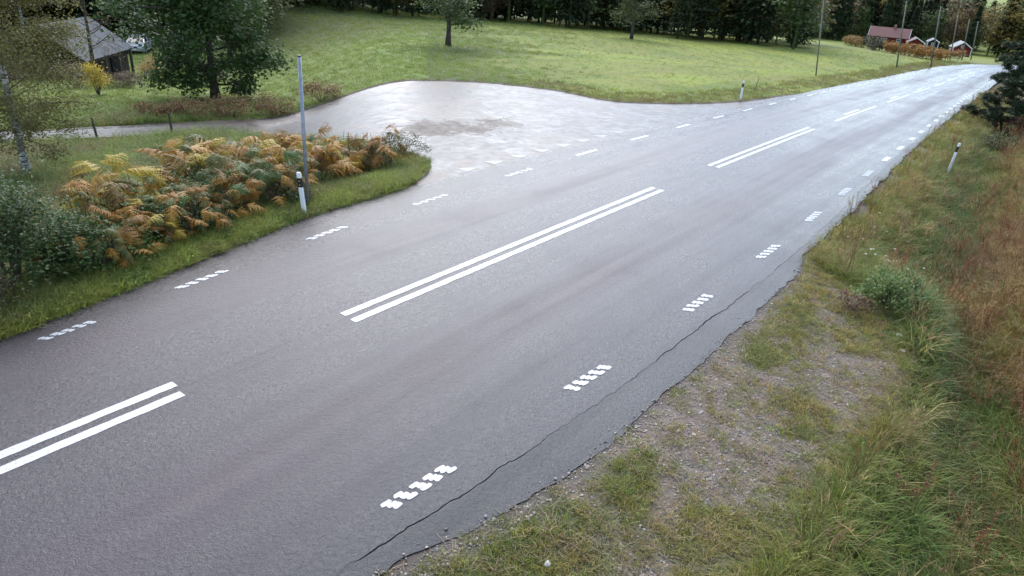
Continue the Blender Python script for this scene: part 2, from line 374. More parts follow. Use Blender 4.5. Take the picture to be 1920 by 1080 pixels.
def mat_bark(name, a, b, scale=(9, 9, 2)):
    t = NT(name); n = t.noise(t.coord('Object', scale), 3.0, 5, 0.7)
    return t.set(t.ramp(n, [(0.35, a), (0.65, b)]), 0.9, t.bump(n, 0.8, 0.03), spec=0.2)
def mat_birch():
    t = NT('birch_bark'); n = t.noise(t.coord('Object', (2.5, 2.5, 15)), 1.6, 4, 0.7); z = t.noise(t.coord('Object'), 2.2, 4)
    return t.set(t.mix(t.rng(z, 0.5, 0.68), t.ramp(n, [(0.44, (0.05, 0.045, 0.04)), (0.53, (0.50, 0.48, 0.45))]), (0.10, 0.09, 0.075)), 0.8, spec=0.3)
def mat_planks(name, col, freq=5.0, axis='X', rough=0.8, dark=0.4):
    t = NT(name); w = t.new('ShaderNodeTexWave'); w.wave_type = 'BANDS'; w.bands_direction = axis
    ob = t.coord('Object'); t.l.new(ob, w.inputs['Vector']); w.inputs['Scale'].default_value = freq; w.inputs['Distortion'].default_value = 0.4
    n = t.noise(ob, 7, 4); f = t.rng(w.outputs['Fac'], 0.0, 0.25)
    c = t.mix(t.rng(n, 0.3, 0.7), tuple(q * 0.75 for q in col), tuple(q * 1.2 for q in col))
    return t.set(t.mix(f, tuple(q * dark for q in col), c), rough, t.bump(f, 0.6, 0.02), spec=0.2)

MAT['asphalt'] = mat_asphalt('wet_asphalt'); MAT['shoulder'] = mat_asphalt('shoulder_asphalt', (0.017, 0.017, 0.021), -0.06)
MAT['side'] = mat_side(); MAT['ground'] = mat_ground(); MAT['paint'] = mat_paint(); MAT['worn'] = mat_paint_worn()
MAT['blade'] = mat_tint('grass_blade', 0.42); MAT['weed'] = mat_tint('weed_leaf', 0.25)
MAT['pebble'] = mat_tint('pebble', 0.0, 0.25, 0.55)
MAT['white_plastic'] = simple('post_white', (0.72, 0.72, 0.70), 0.35, 0.08); MAT['black_plastic'] = simple('post_black', (0.012, 0.012, 0.014), 0.4)
MAT['reflector'] = simple('post_reflector', (0.42, 0.30, 0.10), 0.2); MAT['reflector_white'] = simple('post_reflector_white', (0.75, 0.78, 0.8), 0.15)
MAT['galv'] = simple('galvanised_steel', (0.22, 0.235, 0.26), 0.5, 0.2, 9, 0.5)
MAT['grey_wood'] = mat_bark('weathered_wood', (0.035, 0.028, 0.022), (0.11, 0.09, 0.07), (14, 14, 2))
MAT['pole_wood'] = mat_bark('pole_wood', (0.13, 0.13, 0.10), (0.26, 0.26, 0.21), (14, 14, 1))
MAT['bark'] = mat_bark('dark_bark', (0.035, 0.03, 0.026), (0.10, 0.085, 0.07)); MAT['birch_bark'] = mat_birch(); MAT['pine_bark'] = mat_bark('pine_bark', (0.06, 0.035, 0.022), (0.18, 0.10, 0.06))
MAT['twig'] = simple('twig', (0.07, 0.055, 0.045), 0.9)

# ---------------------------------------------------------------- scatter: thousands of small plants as one 'stuff' object (geometry nodes)
def proto(name, mb, mat):
    o = bpy.data.objects.new(name, mb.mesh(name, mat)); return o
def scatter(name, protos, P, rot, scl, tint, idx, label, cat):
    c = bpy.data.collections.new(name + '_pieces')
    for o in protos:
        if o.name not in c.objects: c.objects.link(o)
    order = {o.name: i for i, o in enumerate(sorted(protos, key=lambda q: q.name))}
    remap = np.array([order[o.name] for o in protos])
    me = bpy.data.meshes.new(name); n = len(P); me.vertices.add(n); me.vertices.foreach_set('co', np.asarray(P, np.float32).ravel())
    for nm, typ, arr, key in (('rot', 'FLOAT_VECTOR', rot, 'vector'), ('scl', 'FLOAT', scl, 'value'), ('tint', 'FLOAT_COLOR', np.c_[tint, np.ones(n)], 'color'), ('pick', 'INT', remap[np.asarray(idx)], 'value')):
        at = me.attributes.new(nm, typ, 'POINT'); at.data.foreach_set(key, np.ascontiguousarray(np.asarray(arr, np.int32 if typ == 'INT' else np.float32)).ravel())
    o = bpy.data.objects.new(name, me); link(o); tag(o, label, cat, kind='stuff')
    g = bpy.data.node_groups.new(name + '_scatter', 'GeometryNodeTree')
    g.interface.new_socket('Geometry', in_out='INPUT', socket_type='NodeSocketGeometry'); g.interface.new_socket('Geometry', in_out='OUTPUT', socket_type='NodeSocketGeometry')
    gi = g.nodes.new('NodeGroupInput'); go = g.nodes.new('NodeGroupOutput')
    ci = g.nodes.new('GeometryNodeCollectionInfo'); ci.inputs['Collection'].default_value = c; ci.inputs['Separate Children'].default_value = True; ci.inputs['Reset Children'].default_value = True
    ip = g.nodes.new('GeometryNodeInstanceOnPoints'); ip.inputs['Pick Instance'].default_value = True
    def na(nm, typ):
        q = g.nodes.new('GeometryNodeInputNamedAttribute'); q.data_type = typ; q.inputs['Name'].default_value = nm
        return [s for s in q.outputs if s.enabled and s.name == 'Attribute'][0]
    g.links.new(gi.outputs[0], ip.inputs['Points']); g.links.new(ci.outputs[0], ip.inputs['Instance'])
    g.links.new(na('pick', 'INT'), ip.inputs['Instance Index']); g.links.new(na('rot', 'FLOAT_VECTOR'), ip.inputs['Rotation']); g.links.new(na('scl', 'FLOAT'), ip.inputs['Scale'])
    g.links.new(ip.outputs[0], go.inputs[0])
    md = o.modifiers.new('scatter', 'NODES'); md.node_group = g
    return o

def blade_tuft(nb, h0, h1, spread, width, lean, seed, droop=0.4):
    r = random.Random(seed); mb = MB()
    for i in range(nb):
        an = r.uniform(0, 2 * math.pi); rad = spread * math.sqrt(r.random()); x0, y0 = rad * math.cos(an), rad * math.sin(an)
        d = an + r.gauss(0, 0.8); h = r.uniform(h0, h1); ln = abs(r.gauss(lean, lean * 0.5)); w = width * r.uniform(0.7, 1.3)
        px, py = -math.sin(d + r.gauss(0, .6)), math.cos(d + r.gauss(0, .6)); pts = []
        for k in range(4):
            t = k / 3.0; hx = h * ln * (t ** 1.7); hz = h * (t - droop * ln * t ** 3 * 0.8)
            ww = w * (1 - t) ** 0.7 / 2
            c = Vector((x0 + math.cos(d) * hx, y0 + math.sin(d) * hx, hz - 0.01))
            pts.append((c - Vector((px, py, 0)) * ww, c + Vector((px, py, 0)) * ww, c))
        vs = [pts[0][0], pts[0][1], pts[1][0], pts[1][1], pts[2][0], pts[2][1], pts[3][2]]
        mb.add(vs, [(0, 1, 3, 2), (2, 3, 5, 4), (4, 5, 6)])
    return mb
def weed_clump(n, size, spread, seed, height=0.1):
    r = random.Random(seed); mb = MB()
    for i in range(n):
        an = r.uniform(0, 6.283); rad = spread * math.sqrt(r.random()); c = Vector((rad * math.cos(an), rad * math.sin(an), r.uniform(0.01, height)))
        leaf(mb, c, Vector((math.cos(an + r.gauss(0, .7)), math.sin(an + r.gauss(0, .7)), r.uniform(-.2, .5))), size * r.uniform(0.6, 1.3), r)
    return mb
def leaf(mb, c, d, size, r, ratio=0.55):
    d = Vector(d).normalized(); up = Vector((r.gauss(0, .4), r.gauss(0, .4), 1)); s = d.cross(up)
    if s.length < 1e-4: s = Vector((1, 0, 0))
    s.normalize(); nrm = s.cross(d); L = size; w = size * ratio / 2
    mb.add([c, c + d * L * 0.45 + s * w + nrm * L * 0.08, c + d * L - nrm * L * 0.06, c + d * L * 0.45 - s * w + nrm * L * 0.08], [(0, 1, 2), (0, 2, 3)])

# ---------------------------------------------------------------- ground sheet
def cover_colour(x, y):
    """what covers the soil: turf greens, dry grass, gravel"""
    a, b = to_ab(x, y); u = b - road_c(a); er = off_edge_r(a); ud = off_ditch(a); D = np.hypot(x, y); az = np.degrees(np.arctan2(x, y))
    n1 = noise(x, y, 2.2, 3, 1); n2 = noise(x, y, 0.7, 3, 2); n3 = noise(x, y, 9.0, 3, 8)
    C = lambda c: np.array(c)[None, :]
    col = np.repeat(C((0.09, 0.11, 0.035)), x.size, 0)                       # default turf
    def put(mask, c, w=1.0):
        nonlocal col
        k = (np.clip(mask, 0, 1) * w)[:, None]; col = col * (1 - k) + C(c) * k
    fld = smooth(az + 14 * (noise(x, y, 5.0, 2, 44) - .5), -7, 7) * (u < -4) * smooth(D, 30, 36)
    put(fld, (0.20, 0.25, 0.042)); st = noise(a / 14.0, u / 1.6, 1.0, 3, 51); put(fld * smooth(st, .45, .65), (0.20, 0.215, 0.06), .65); put(fld * smooth(noise(a / 10.0, u / 1.1, 1.0, 2, 53), .55, .7), (0.105, 0.15, 0.03), .6); put(fld * smooth(n3, 0.42, 0.62), (0.175, 0.185, 0.05), .7); put(fld * smooth(n1, 0.5, 0.7), (0.11, 0.16, 0.035), .7)
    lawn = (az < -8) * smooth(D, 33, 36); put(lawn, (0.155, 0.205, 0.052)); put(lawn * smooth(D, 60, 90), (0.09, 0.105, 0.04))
    lf = (u < -7) * (D < 34) * (az < -5); put(lf * 1.0, (0.085, 0.105, 0.034)); put(lf * smooth(n1, 0.5, 0.68), (0.12, 0.10, 0.05), .8)
    put((u > er) * 1.0, (0.095, 0.10, 0.04))
    put((u > er) * smooth(n1, 0.45, 0.7), (0.12, 0.10, 0.05), .7)
    bank = smooth(u - ud + np.interp(a, [-6, 1, 5, 9, 16], [-.9, .1, .65, .4, -.2]), 0.4, 1.6); put(bank, (0.115, 0.085, 0.052)); put(bank * smooth(n1, 0.45, 0.7), (0.13, 0.07, 0.05), .6)
    put(smooth(u, ud - 1.0, ud - 0.2) * (1 - smooth(u, ud + 0.3, ud + 1.2)), (0.055, 0.075, 0.026))
    put(bare(x, y), (0.21, 0.175, 0.155)); put((u > er) * (1 - smooth(u, er + .06, er + 0.25)), (0.13, 0.11, 0.10))
    put(((u < er + .02) & (u > off_edge_l(a) - .12)) * 1.0, (0.09, 0.075, 0.065))
    nr = (np.abs(x) < 60) & (y > 0) & (y < 50); ds = np.full(x.shape, 9.0); ds[nr] = dist_poly(x[nr], y[nr], SIDE_POLY)
    put(1 - smooth(ds, 0.1, 0.35), (0.12, 0.095, 0.08))
    return col
def bare(x, y):
    """the worn gravel pull-off on the right verge: 1 = gravel"""
    a, b = to_ab(x, y); u = b - road_c(a); er = off_edge_r(a)
    lim = np.interp(a, [-9.5, -7, -5.5, -4, 0, 1.2, 2.4, 3.4], [5.9, 6.3, 6.6, 6.75, 7.25, 7.1, 6.4, 4.9])
    k = smooth(lim - u, -0.35, 0.45) * smooth(u, er - 0.02, er + 0.02) * smooth(a, -11, -9.5)
    n = noise(x, y, 0.85, 3, 4)
    return np.clip(k * (1 - smooth(n, 0.41, 0.56)), 0, 1)

def axis(lo, hi, step, far_lo, far_hi, grow=1.22):
    v = list(np.arange(lo, hi + 1e-6, step)); s = step
    while v[-1] < far_hi: s *= grow; v.append(min(v[-1] + s, far_hi))
    s = step
    while v[0] > far_lo: s *= grow; v.insert(0, max(v[0] - s, far_lo))
    return np.array(v)
gx = axis(-24, 30, 0.2, -1500, 1500, 1.12); gy = axis(2, 50, 0.2, -300, 1800, 1.12)
GX, GY = np.meshgrid(gx, gy); GZ = ground(GX, GY); nx, ny = len(gx), len(gy)
me = bpy.data.meshes.new('ground'); me.vertices.add(nx * ny); me.vertices.foreach_set('co', np.stack([GX, GY, GZ], -1).astype(np.float32).ravel())
ii, jj = np.meshgrid(np.arange(nx - 1), np.arange(ny - 1)); k = (jj * nx + ii).ravel(); quads = np.stack([k, k + 1, k + nx + 1, k + nx], 1).astype(np.int32)
me.loops.add(quads.size); me.polygons.add(len(quads)); me.loops.foreach_set('vertex_index', quads.ravel()); me.polygons.foreach_set('loop_start', np.arange(0, quads.size, 4, dtype=np.int32)); me.polygons.foreach_set('loop_total', np.full(len(quads), 4, np.int32))
me.polygons.foreach_set('use_smooth', np.ones(len(quads), bool)); me.update(calc_edges=True)
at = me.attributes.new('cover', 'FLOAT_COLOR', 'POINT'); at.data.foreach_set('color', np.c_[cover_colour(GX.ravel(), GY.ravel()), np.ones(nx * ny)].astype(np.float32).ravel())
me.materials.append(MAT['ground']); go_ = link(bpy.data.objects.new('ground', me)); tag(go_, 'grassy ground of verges, ditch and fields', 'ground', kind='structure')

# ---------------------------------------------------------------- main road and its widened shoulder
def strip(name, av, u0f, u1f, nu, mat, dz, skirt=(0.0, 0.0), label=None):
    av = np.asarray(av, float); vs = []; uvs = []; fs = []; ed = []
    cols = [('s', 0)] if skirt[0] else []
    cols += [('u', t) for t in np.linspace(0, 1, nu)]
    if skirt[1]: cols += [('s', 1)]
    for a in av:
        u0, u1 = float(u0f(a)), float(u1f(a))
        for kd, t in cols:
            u = u0 + (u1 - u0) * t; x, y = road_xy(a, u); z = float(base_z(x, y)) + dz
            if kd == 's': z -= skirt[int(t)]
            vs.append((float(x), float(y), z)); uvs.append((a, u)); ed.append((a, u - float(off_edge_l(a))))
    m = len(cols)
    for i in range(len(av) - 1):
        for j in range(m - 1): fs.append((i * m + j, i * m + j + 1, (i + 1) * m + j + 1, (i + 1) * m + j))
    me = bpy.data.meshes.new(name); me.from_pydata(vs, [], fs); l = me.uv_layers.new(name='road')
    for lp in me.loops: l.data[lp.index].uv = uvs[lp.vertex_index]
    l = me.uv_layers.new(name='edge')
    for lp in me.loops: l.data[lp.index].uv = ed[lp.vertex_index]
    me.materials.append(mat); me.update(); o = link(bpy.data.objects.new(name, me)); return tag(o, label, 'road', kind='structure')
A_NEAR = np.arange(-40, -12, 1.0).tolist() + np.arange(-12, 30, 0.06).tolist() + np.arange(30, 130, 0.8).tolist() + np.arange(130, 300, 4).tolist()
def jag(a, seed, amp, sc=0.35): return amp * (float(noise(a, 3.3 * seed, sc, 3, seed)) - 0.5) * 2
def crack_w(a): return 0.0 if a < -9 else 0.0006 + 0.022 * max(0.0, float(noise(a, 0.0, 0.55, 3, 21)) - 0.42) * (1 - float(smooth(a, 1.5, 5)))
u_cr = lambda a: float(off_crack(a)) + jag(a, 6, 0.03, 0.16) + jag(a, 16, 0.022, 0.07) + jag(a, 9, 0.045, 0.9)
road = strip('road', A_NEAR, lambda a: float(off_edge_l(a)) + jag(a, 7, 0.05), lambda a: u_cr(a) - crack_w(a), 14, MAT['asphalt'], 0.0, (0.06, 0.07), 'wet grey two lane asphalt road with white markings')
shoulder = strip('road_shoulder', A_NEAR, lambda a: u_cr(a) + crack_w(a), lambda a: max(float(off_edge_r(a)) + jag(a, 8, 0.07, 0.5) + jag(a, 12, 0.02, 0.12), u_cr(a) + .08), 4, MAT['shoulder'], -0.0025, (0.05, 0.045), 'dark asphalt strip outside the crack along the right road edge')

# ---------------------------------------------------------------- side road (loft between its two edges)
def loft(name, A, B, n, m, mat, dz):
    A = resample(A, n); B = resample(B, n); vs = []; uv = []; fs = []
    for i in range(n):
        for j in range(m + 1):
            t = j / m; x, y = A[i] * (1 - t) + B[i] * t
            if j in (0, m) : x += 0.05 * (float(noise(x, y, 0.3, 2, 31)) - .5); y += 0.05 * (float(noise(x, y, 0.3, 2, 32)) - .5)
            vs.append((x, y, float(base_z(x, y)) + dz)); uv.append((i / (n - 1), t))
    for i in range(n - 1):
        for j in range(m): fs.append((i * (m + 1) + j, (i + 1) * (m + 1) + j, (i + 1) * (m + 1) + j + 1, i * (m + 1) + j + 1)[::-1])
    me = bpy.data.meshes.new(name); me.from_pydata(vs, [], fs); l = me.uv_layers.new(name='road')
    for lp in me.loops: l.data[lp.index].uv = uv[lp.vertex_index]
    me.materials.append(mat); me.update(); return link(bpy.data.objects.new(name, me))
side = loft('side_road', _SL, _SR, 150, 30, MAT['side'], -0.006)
tag(side, 'wet side road joining from the left and turning into a gravel track', 'road', kind='structure')

# ---------------------------------------------------------------- road markings (children of the road they are painted on)
def on_road(a, u, dz=0.004):
    x, y = road_xy(a, u); return float(x), float(y), float(base_z(x, y)) + dz
def band(name, a0, a1, u0, u1, mat, parent, step=0.12, dz=0.004):
    n = max(2, int(abs(a1 - a0) / step) + 1); mb = MB(); vs = []; fs = []
    d = dz + 0.00006 * max(0.0, a1) ** 1.0
    for i, a in enumerate(np.linspace(a0, a1, n)):
        e0 = jag(a, 14, 0.011, 0.12); e1 = jag(a, 15, 0.011, 0.12); vs += [on_road(a, u0 + e0, d), on_road(a, u1 + e1, d)]
        if i: fs.append((2 * i - 2, 2 * i - 1, 2 * i + 1, 2 * i))
    mb.add(vs, fs); return mb.build(name, mat, parent)
def blob(L, W, r, h=0.005):
    mb = MB(); p = []
    for q in range(12):
        an = 2 * math.pi * (q + .5) / 12; c, s = math.cos(an), math.sin(an); k = r.uniform(.86, 1.12)
        p.append((k * L / 2 * math.copysign(abs(c) ** 0.5, c), k * W / 2 * math.copysign(abs(s) ** 0.6, s)))
    mb.prism(p, -0.004, h * r.uniform(.6, 1.1)); return mb
def bar_mesh(W, stag, seed):
    r = random.Random(seed); mb = MB()
    for k in range(3):
        b = blob(0.135 * r.uniform(.82, 1.12), W * 0.40 * r.uniform(.8, 1.12), r); da = stag * (k - 1) + r.gauss(0, .006); du = W * 0.32 * (k - 1) + r.gauss(0, .003)
        vs = [(du + y, da + x, z) for x, y, z in b.v]        # local +Y runs along the road
        mb.add(vs, [tuple(reversed(f)) for f in b.f])
    return mb.mesh('marking_bar', MAT['paint'])
BARS = [bar_mesh(0.165, 0.036, 400 + i) for i in range(9)]
rbar = random.Random(8)
def edge_dash(a0, length, uf, rows, wide=1.0):
    ac = a0 + length / 2; o = empty('edge_dash', (0, 0, 0), 0, road)
    if rows:
        for i in range(5):
            a = a0 + length * (i + .5) / 5 + rbar.gauss(0, .006); u = float(uf(a)) + rbar.gauss(0, .004); x, y, z = on_road(a, u, 0.001)
            x2, y2, _ = on_road(a + .5, float(uf(a + .5))); h = math.atan2(-(x2 - x), (y2 - y))
            q = bpy.data.objects.new('marking_bar', rbar.choice(BARS)); link(q, o); q.location = (x, y, z); q.rotation_euler = (0, 0, h + rbar.gauss(0, .04)); q.scale = (wide, min(1.2, length / 0.98), 1)
    else:
        u = float(uf(ac)); bpy.data.objects.remove(o); o = band('edge_dash', a0, a0 + length, u - 0.085 * wide, u + 0.085 * wide, MAT['paint'], road)
    return o
RA = [-6.99, -3.73, -0.19, 3.35, 6.82, 10.13, 13.25, 16.31, 19.18, 22.04, 24.59, 27.18, 29.72, 32.08, 34.56, 36.94, 39.2, 41.5, 43.7, 46.0, 48.3]
LA = [-8.04, -5.77, -2.81, 0.42, 4.11, 7.82, 11.47, 15.21, 18.82, 22.36, 25.98, 29.35, 32.6, 35.92, 39.2, 42.4, 45.7, 49.0, 52.5, 56.0, 59.2, 62.5]
RA = [-13.3, -10.2] + RA + [48.3 + 2.5 * i for i in range(1, 22)]; LA = [-12.2, -10.2] + LA + [62.5 + 3.4 * i for i in range(1, 18)]
for k, a in enumerate(RA):
    st = (RA[k + 1] - a) if k + 1 < len(RA) else 2.5; L = st * 0.335 if a < 30 else st * 0.40
    edge_dash(a - L / 2, L if a > 1 else 0.99, off_dash_r, a < 14)
for k, a in enumerate(LA):
    st = (LA[k + 1] - a) if k + 1 < len(LA) else 3.4; L = st * 0.335
    edge_dash(a - L / 2, L, off_dash_l, a < 6, 0.72)
for a0, a1 in [(-22, -7.8), (-5.0, 5.83), (9.6, 20.1), (23.36, 32.06), (35.2, 43.1), (45.3, 54.1), (56.5, 64.5), (66.5, 74.5), (76.5, 84.5), (86.5, 94.5), (96.5, 104.5), (106.5, 116)]:
    band('centre_line_dash', a0, a1, 0.075, 0.215, MAT['paint'], road)
for a0, a1 in [(-22, -7.75), (-4.97, 5.85), (9.6, 20.26), (26.2, 29.3), (37.6, 40.4), (48.3, 51.2), (59, 62), (69, 72), (79, 82), (89, 92)]:
    band('centre_line_dash', a0, a1, -0.20, -0.06, MAT['paint'], road)
band('centre_line_dash', 21.4, 23.2, -0.17, -0.08, MAT['worn'], road); 
# give-way teeth across the mouth of the side road, nearly worn away towards the far end
for i in range(8):
    a = 3.05 + 1.21 * i; mb = MB()
    mb.add([on_road(a, -4.88, 0.0), on_road(a + 0.56, -4.52, 0.0), on_road(a - 0.02, -4.42, 0.0)], [(0, 1, 2)])
    mb.build('give_way_triangle', MAT['worn'], side)

# ---------------------------------------------------------------- grass, weeds, gravel (uncountable: stuff)
SHORT = [proto('tuft_short_%d' % i, blade_tuft(26, .035, .11, .075, .008, .6, 40 + i), MAT['blade']) for i in range(3)]
def stalk_tuft(nb, h0, h1, spread, seed):
    r = random.Random(seed); mb = MB()
    for i in range(nb):
        an = r.uniform(0, 6.283); rd = spread * math.sqrt(r.random()); h = r.uniform(h0, h1); lx, ly = r.gauss(0, .16) * h, r.gauss(0, .16) * h; p0 = Vector((rd * math.cos(an), rd * math.sin(an), -.01)); p1 = p0 + Vector((lx * .4, ly * .4, h * .6)); p2 = p0 + Vector((lx, ly, h))
        mb.tube([p0, p1, p2], [.0035, .003, .002], 3, cap=False)
        for q in range(7): c = p1.lerp(p2, .45 + .08 * q); leaf(mb, c, (r.gauss(0, 1), r.gauss(0, 1), 1.2), .035, r, .35)
    return mb
STALK = [proto('stalk_%d' % i, stalk_tuft(7, .3, .62, .12, 180 + i), MAT['blade']) for i in range(3)]
MIDDLE = [proto('tuft_middle_%d' % i, blade_tuft(26, .10, .26, .10, .0095, .75, 50 + i), MAT['blade']) for i in range(3)]
LONG = [proto('tuft_long_%d' % i, blade_tuft(26, .22, .50, .12, .0105, .85, 60 + i, .6), MAT['blade']) for i in range(3)]
WEED = [proto('weed_%d' % i, weed_clump(30, .042, .12, 70 + i, .12), MAT['weed']) for i in range(2)]
FARTUFT = [proto('tuft_far_%d' % i, blade_tuft(22, .10, .28, .30, .022, .6, 80 + i), MAT['blade']) for i in range(3)]
def pick_rot(n): return np.c_[rng.normal(0, .06, n), rng.normal(0, .06, n), rng.uniform(0, 6.283, n)]
def jitter(c, n, v=.18, hue=.10):
    k = rng.normal(1, v, (n, 1)).clip(.55, 1.5); h = rng.normal(1, hue, (n, 3)).clip(.7, 1.35); return np.asarray(c) * k * h
def blend(col, m, c): m = np.clip(m, 0, 1)[:, None]; return col * (1 - m) + np.array(c)[None] * m

GREEN, OLIVE, STRAW, RUST, DEEP, BRIGHT = (.17, .195, .042), (.265, .23, .066), (.38, .29, .13), (.25, .12, .062), (.090, .130, .032), (.21, .22, .045)
# right verge
def right_verge():
    N = 150000; a = rng.uniform(-11.5, 60, N); u = rng.uniform(3.4, 15, N); keep = rng.random(N) < np.interp(a, [-11.5, 8, 20, 40, 60], [1, .9, .40, .18, .12]); a, u = a[keep], u[keep]
    er = off_edge_r(a); ud = off_ditch(a); x, y = road_xy(a, u); k = (u > er + .07) & (u < ud + 6.5); a, u, x, y, er, ud = (q[k] for q in (a, u, x, y, er, ud))
    br = bare(x, y); k = rng.random(len(a)) > br * .80 ; a, u, x, y, er, ud, br = (q[k] for q in (a, u, x, y, er, ud, br))
    n1 = noise(x, y, 1.6, 3, 1); n2 = noise(x, y, .6, 3, 2); n3 = noise(x, y, 3.1, 2, 9)
    rel = u - ud; relb = rel + np.interp(a, [-6, 1, 5, 9, 16], [-.9, .1, .65, .4, -.2])
    dens = np.where(rel > 1.2, .55 + .3 * n1, 1.0) * np.where(u < er + .3, .45, 1)
    k = rng.random(len(a)) < dens; a, u, x, y, er, ud, br, n1, n2, n3, rel, relb = (q[k] for q in (a, u, x, y, er, ud, br, n1, n2, n3, rel, relb))
    n = len(a); col = np.repeat(np.array([OLIVE]), n, 0)
    col = blend(col, smooth(n1, .36, .58), GREEN); col = blend(col, smooth(n3, .58, .78) * .5, STRAW)
    dd = np.exp(-(rel / np.interp(a, [-12, 0, 8], [1.0, 1.0, 1.1])) ** 2); col = blend(col, dd * np.interp(a, [-12, -2, 4, 60], [.75, .9, .95, .9]), (.085, .14, .032))
    col = blend(col, dd * smooth(n2, .5, .7) * .6, GREEN)
    bank = smooth(relb, .7, 1.7); col = blend(col, bank * .85, (.25, .165, .085)); col = blend(col, bank * smooth(n1, .50, .66) * .6, RUST); col = blend(col, bank * smooth(n3, .42, .6) * .75, OLIVE)
    nearg = np.exp(-((a + 4.5) / 2.2) ** 2) * smooth(u, 7.2, 8.4); col = blend(col, nearg * smooth(n1, .35, .6), (.125, .185, .04))
    col = blend(col, (br > .15) * .8, BRIGHT) if False else blend(col, smooth(br, .02, .3) * (n2 > .5) * .7, (.235, .215, .055))
    col = jitter(col, n); dead = rng.random(n) < .11; col[dead] = jitter(np.array([STRAW]), dead.sum())
    onapron = (u < np.interp(a, [-9.5, -4, 0, 2.4, 3.4], [6.2, 6.9, 7.3, 6.6, 4.6]) + .2) & (a < 3.4)
    hgt = np.where(onapron, 0, 1) + (dd > .45) * 1 * (rng.random(n) < .28) + (bank > .5) * (rng.random(n) < .35)
    idx = np.clip(hgt, 0, 2).astype(int) * 3 + rng.integers(0, 3, n); w = (rng.random(n) < np.where(dd > .4, .16, .05)) & ~onapron & ~dead; idx = np.where(w, 9 + rng.integers(0, 2, n), idx)
    sk = (rng.random(n) < np.where(relb > .3, .09, .02)) & ~onapron; idx = np.where(sk, 11 + rng.integers(0, 3, n), idx); col[sk] = jitter(np.array([(.33, .23, .12)]), sk.sum()); rs = sk & (rng.random(n) < .35); col[rs] = jitter(np.array([(.24, .10, .06)]), rs.sum())
    scl = rng.uniform(.65, 1.25, n) * np.interp(a, [-12, 12, 30, 60], [1, 1.05, 1.45, 1.9]) * np.where(onapron, 1.0, .85 + .5 * n3)
    scatter('verge_grass', SHORT + MIDDLE + LONG + WEED + STALK, np.c_[x, y, ground(x, y)], pick_rot(n), scl, col, idx, 'olive, green and dry brown grass on the right verge and ditch', 'grass')
right_verge()

# left verge: short green strip beside the asphalt, round the corner and along the field edge
def left_verge():
    N = 60000; a = rng.uniform(-13, 1.2, N); u = off_edge_l(a) - rng.uniform(0.02, 1.7, N) ** 1.0; x, y = road_xy(a, u)
    k = ~in_poly(x, y, SIDE_POLY) & (rng.random(N) < .38); x, y, u, a = x[k], y[k], u[k], a[k]
    # tip of the corner
    M_ = 9000; x2 = rng.uniform(-6.5, -2.4, M_); y2 = rng.uniform(16, 21.5, M_); a2, b2 = to_ab(x2, y2); u2_ = b2 - road_c(a2)
    k = ~in_poly(x2, y2, SIDE_POLY) & (u2_ < off_edge_l(a2) - .05) & (dist_poly(x2, y2, SIDE_POLY) < 1.7) & (dist_poly(x2, y2, SIDE_POLY) > .04); x, y = np.r_[x, x2[k]], np.r_[y, y2[k]]
    n = len(x); n1 = noise(x, y, .9, 3, 1); col = np.repeat(np.array([(.25, .285, .06)]), n, 0); col = blend(col, smooth(n1, .5, .7) * .7, (.21, .21, .075)); col = blend(col, smooth(noise(x, y, .5, 2, 6), .55, .7) * .7, (.12, .18, .045))
    idx = rng.integers(0, 3, n) + 3 * (rng.random(n) < .28); idx = np.where(rng.random(n) < .06, 6 + rng.integers(0, 2, n), idx)
    scatter('verge_turf', SHORT + MIDDLE + WEED, np.c_[x, y, ground(x, y)], pick_rot(n), rng.uniform(.7, 1.25, n), jitter(col, n), idx, 'short bright green grass strip along the left road edge', 'grass')
    # rough meadow behind the bracken, up to the gravel track
    N = 26000; x = rng.uniform(-27, -4, N); y = rng.uniform(9, 30, N); a, b = to_ab(x, y); u = b - road_c(a); D = np.hypot(x, y); az = np.degrees(np.arctan2(x, y))
    k = (u < off_edge_l(a) - 1.5) & ~in_poly(x, y, SIDE_POLY) & (D < 34) & (az < -8) & (az > -48) & (dist_poly(x, y, SIDE_POLY) > .15); x, y = x[k], y[k]
    n = len(x); n1 = noise(x, y, 1.8, 3, 1); n2 = noise(x, y, .8, 2, 3); col = np.repeat(np.array([(.205, .245, .062)]), n, 0); col = blend(col, smooth(n1, .5, .66) * .8, (.24, .185, .095)); col = blend(col, smooth(n2, .55, .7) * .6, (.14, .20, .06))
    idx = 3 + rng.integers(0, 3, n); idx = np.where(rng.random(n) < .3, 6 + rng.integers(0, 3, n), idx) - 3
    scatter('meadow_grass', MIDDLE + LONG, np.c_[x, y, ground(x, y)], pick_rot(n), rng.uniform(.9, 1.6, n), jitter(col, n), idx, 'rough green and brown meadow grass between the bracken and the gravel track', 'grass')
left_verge()

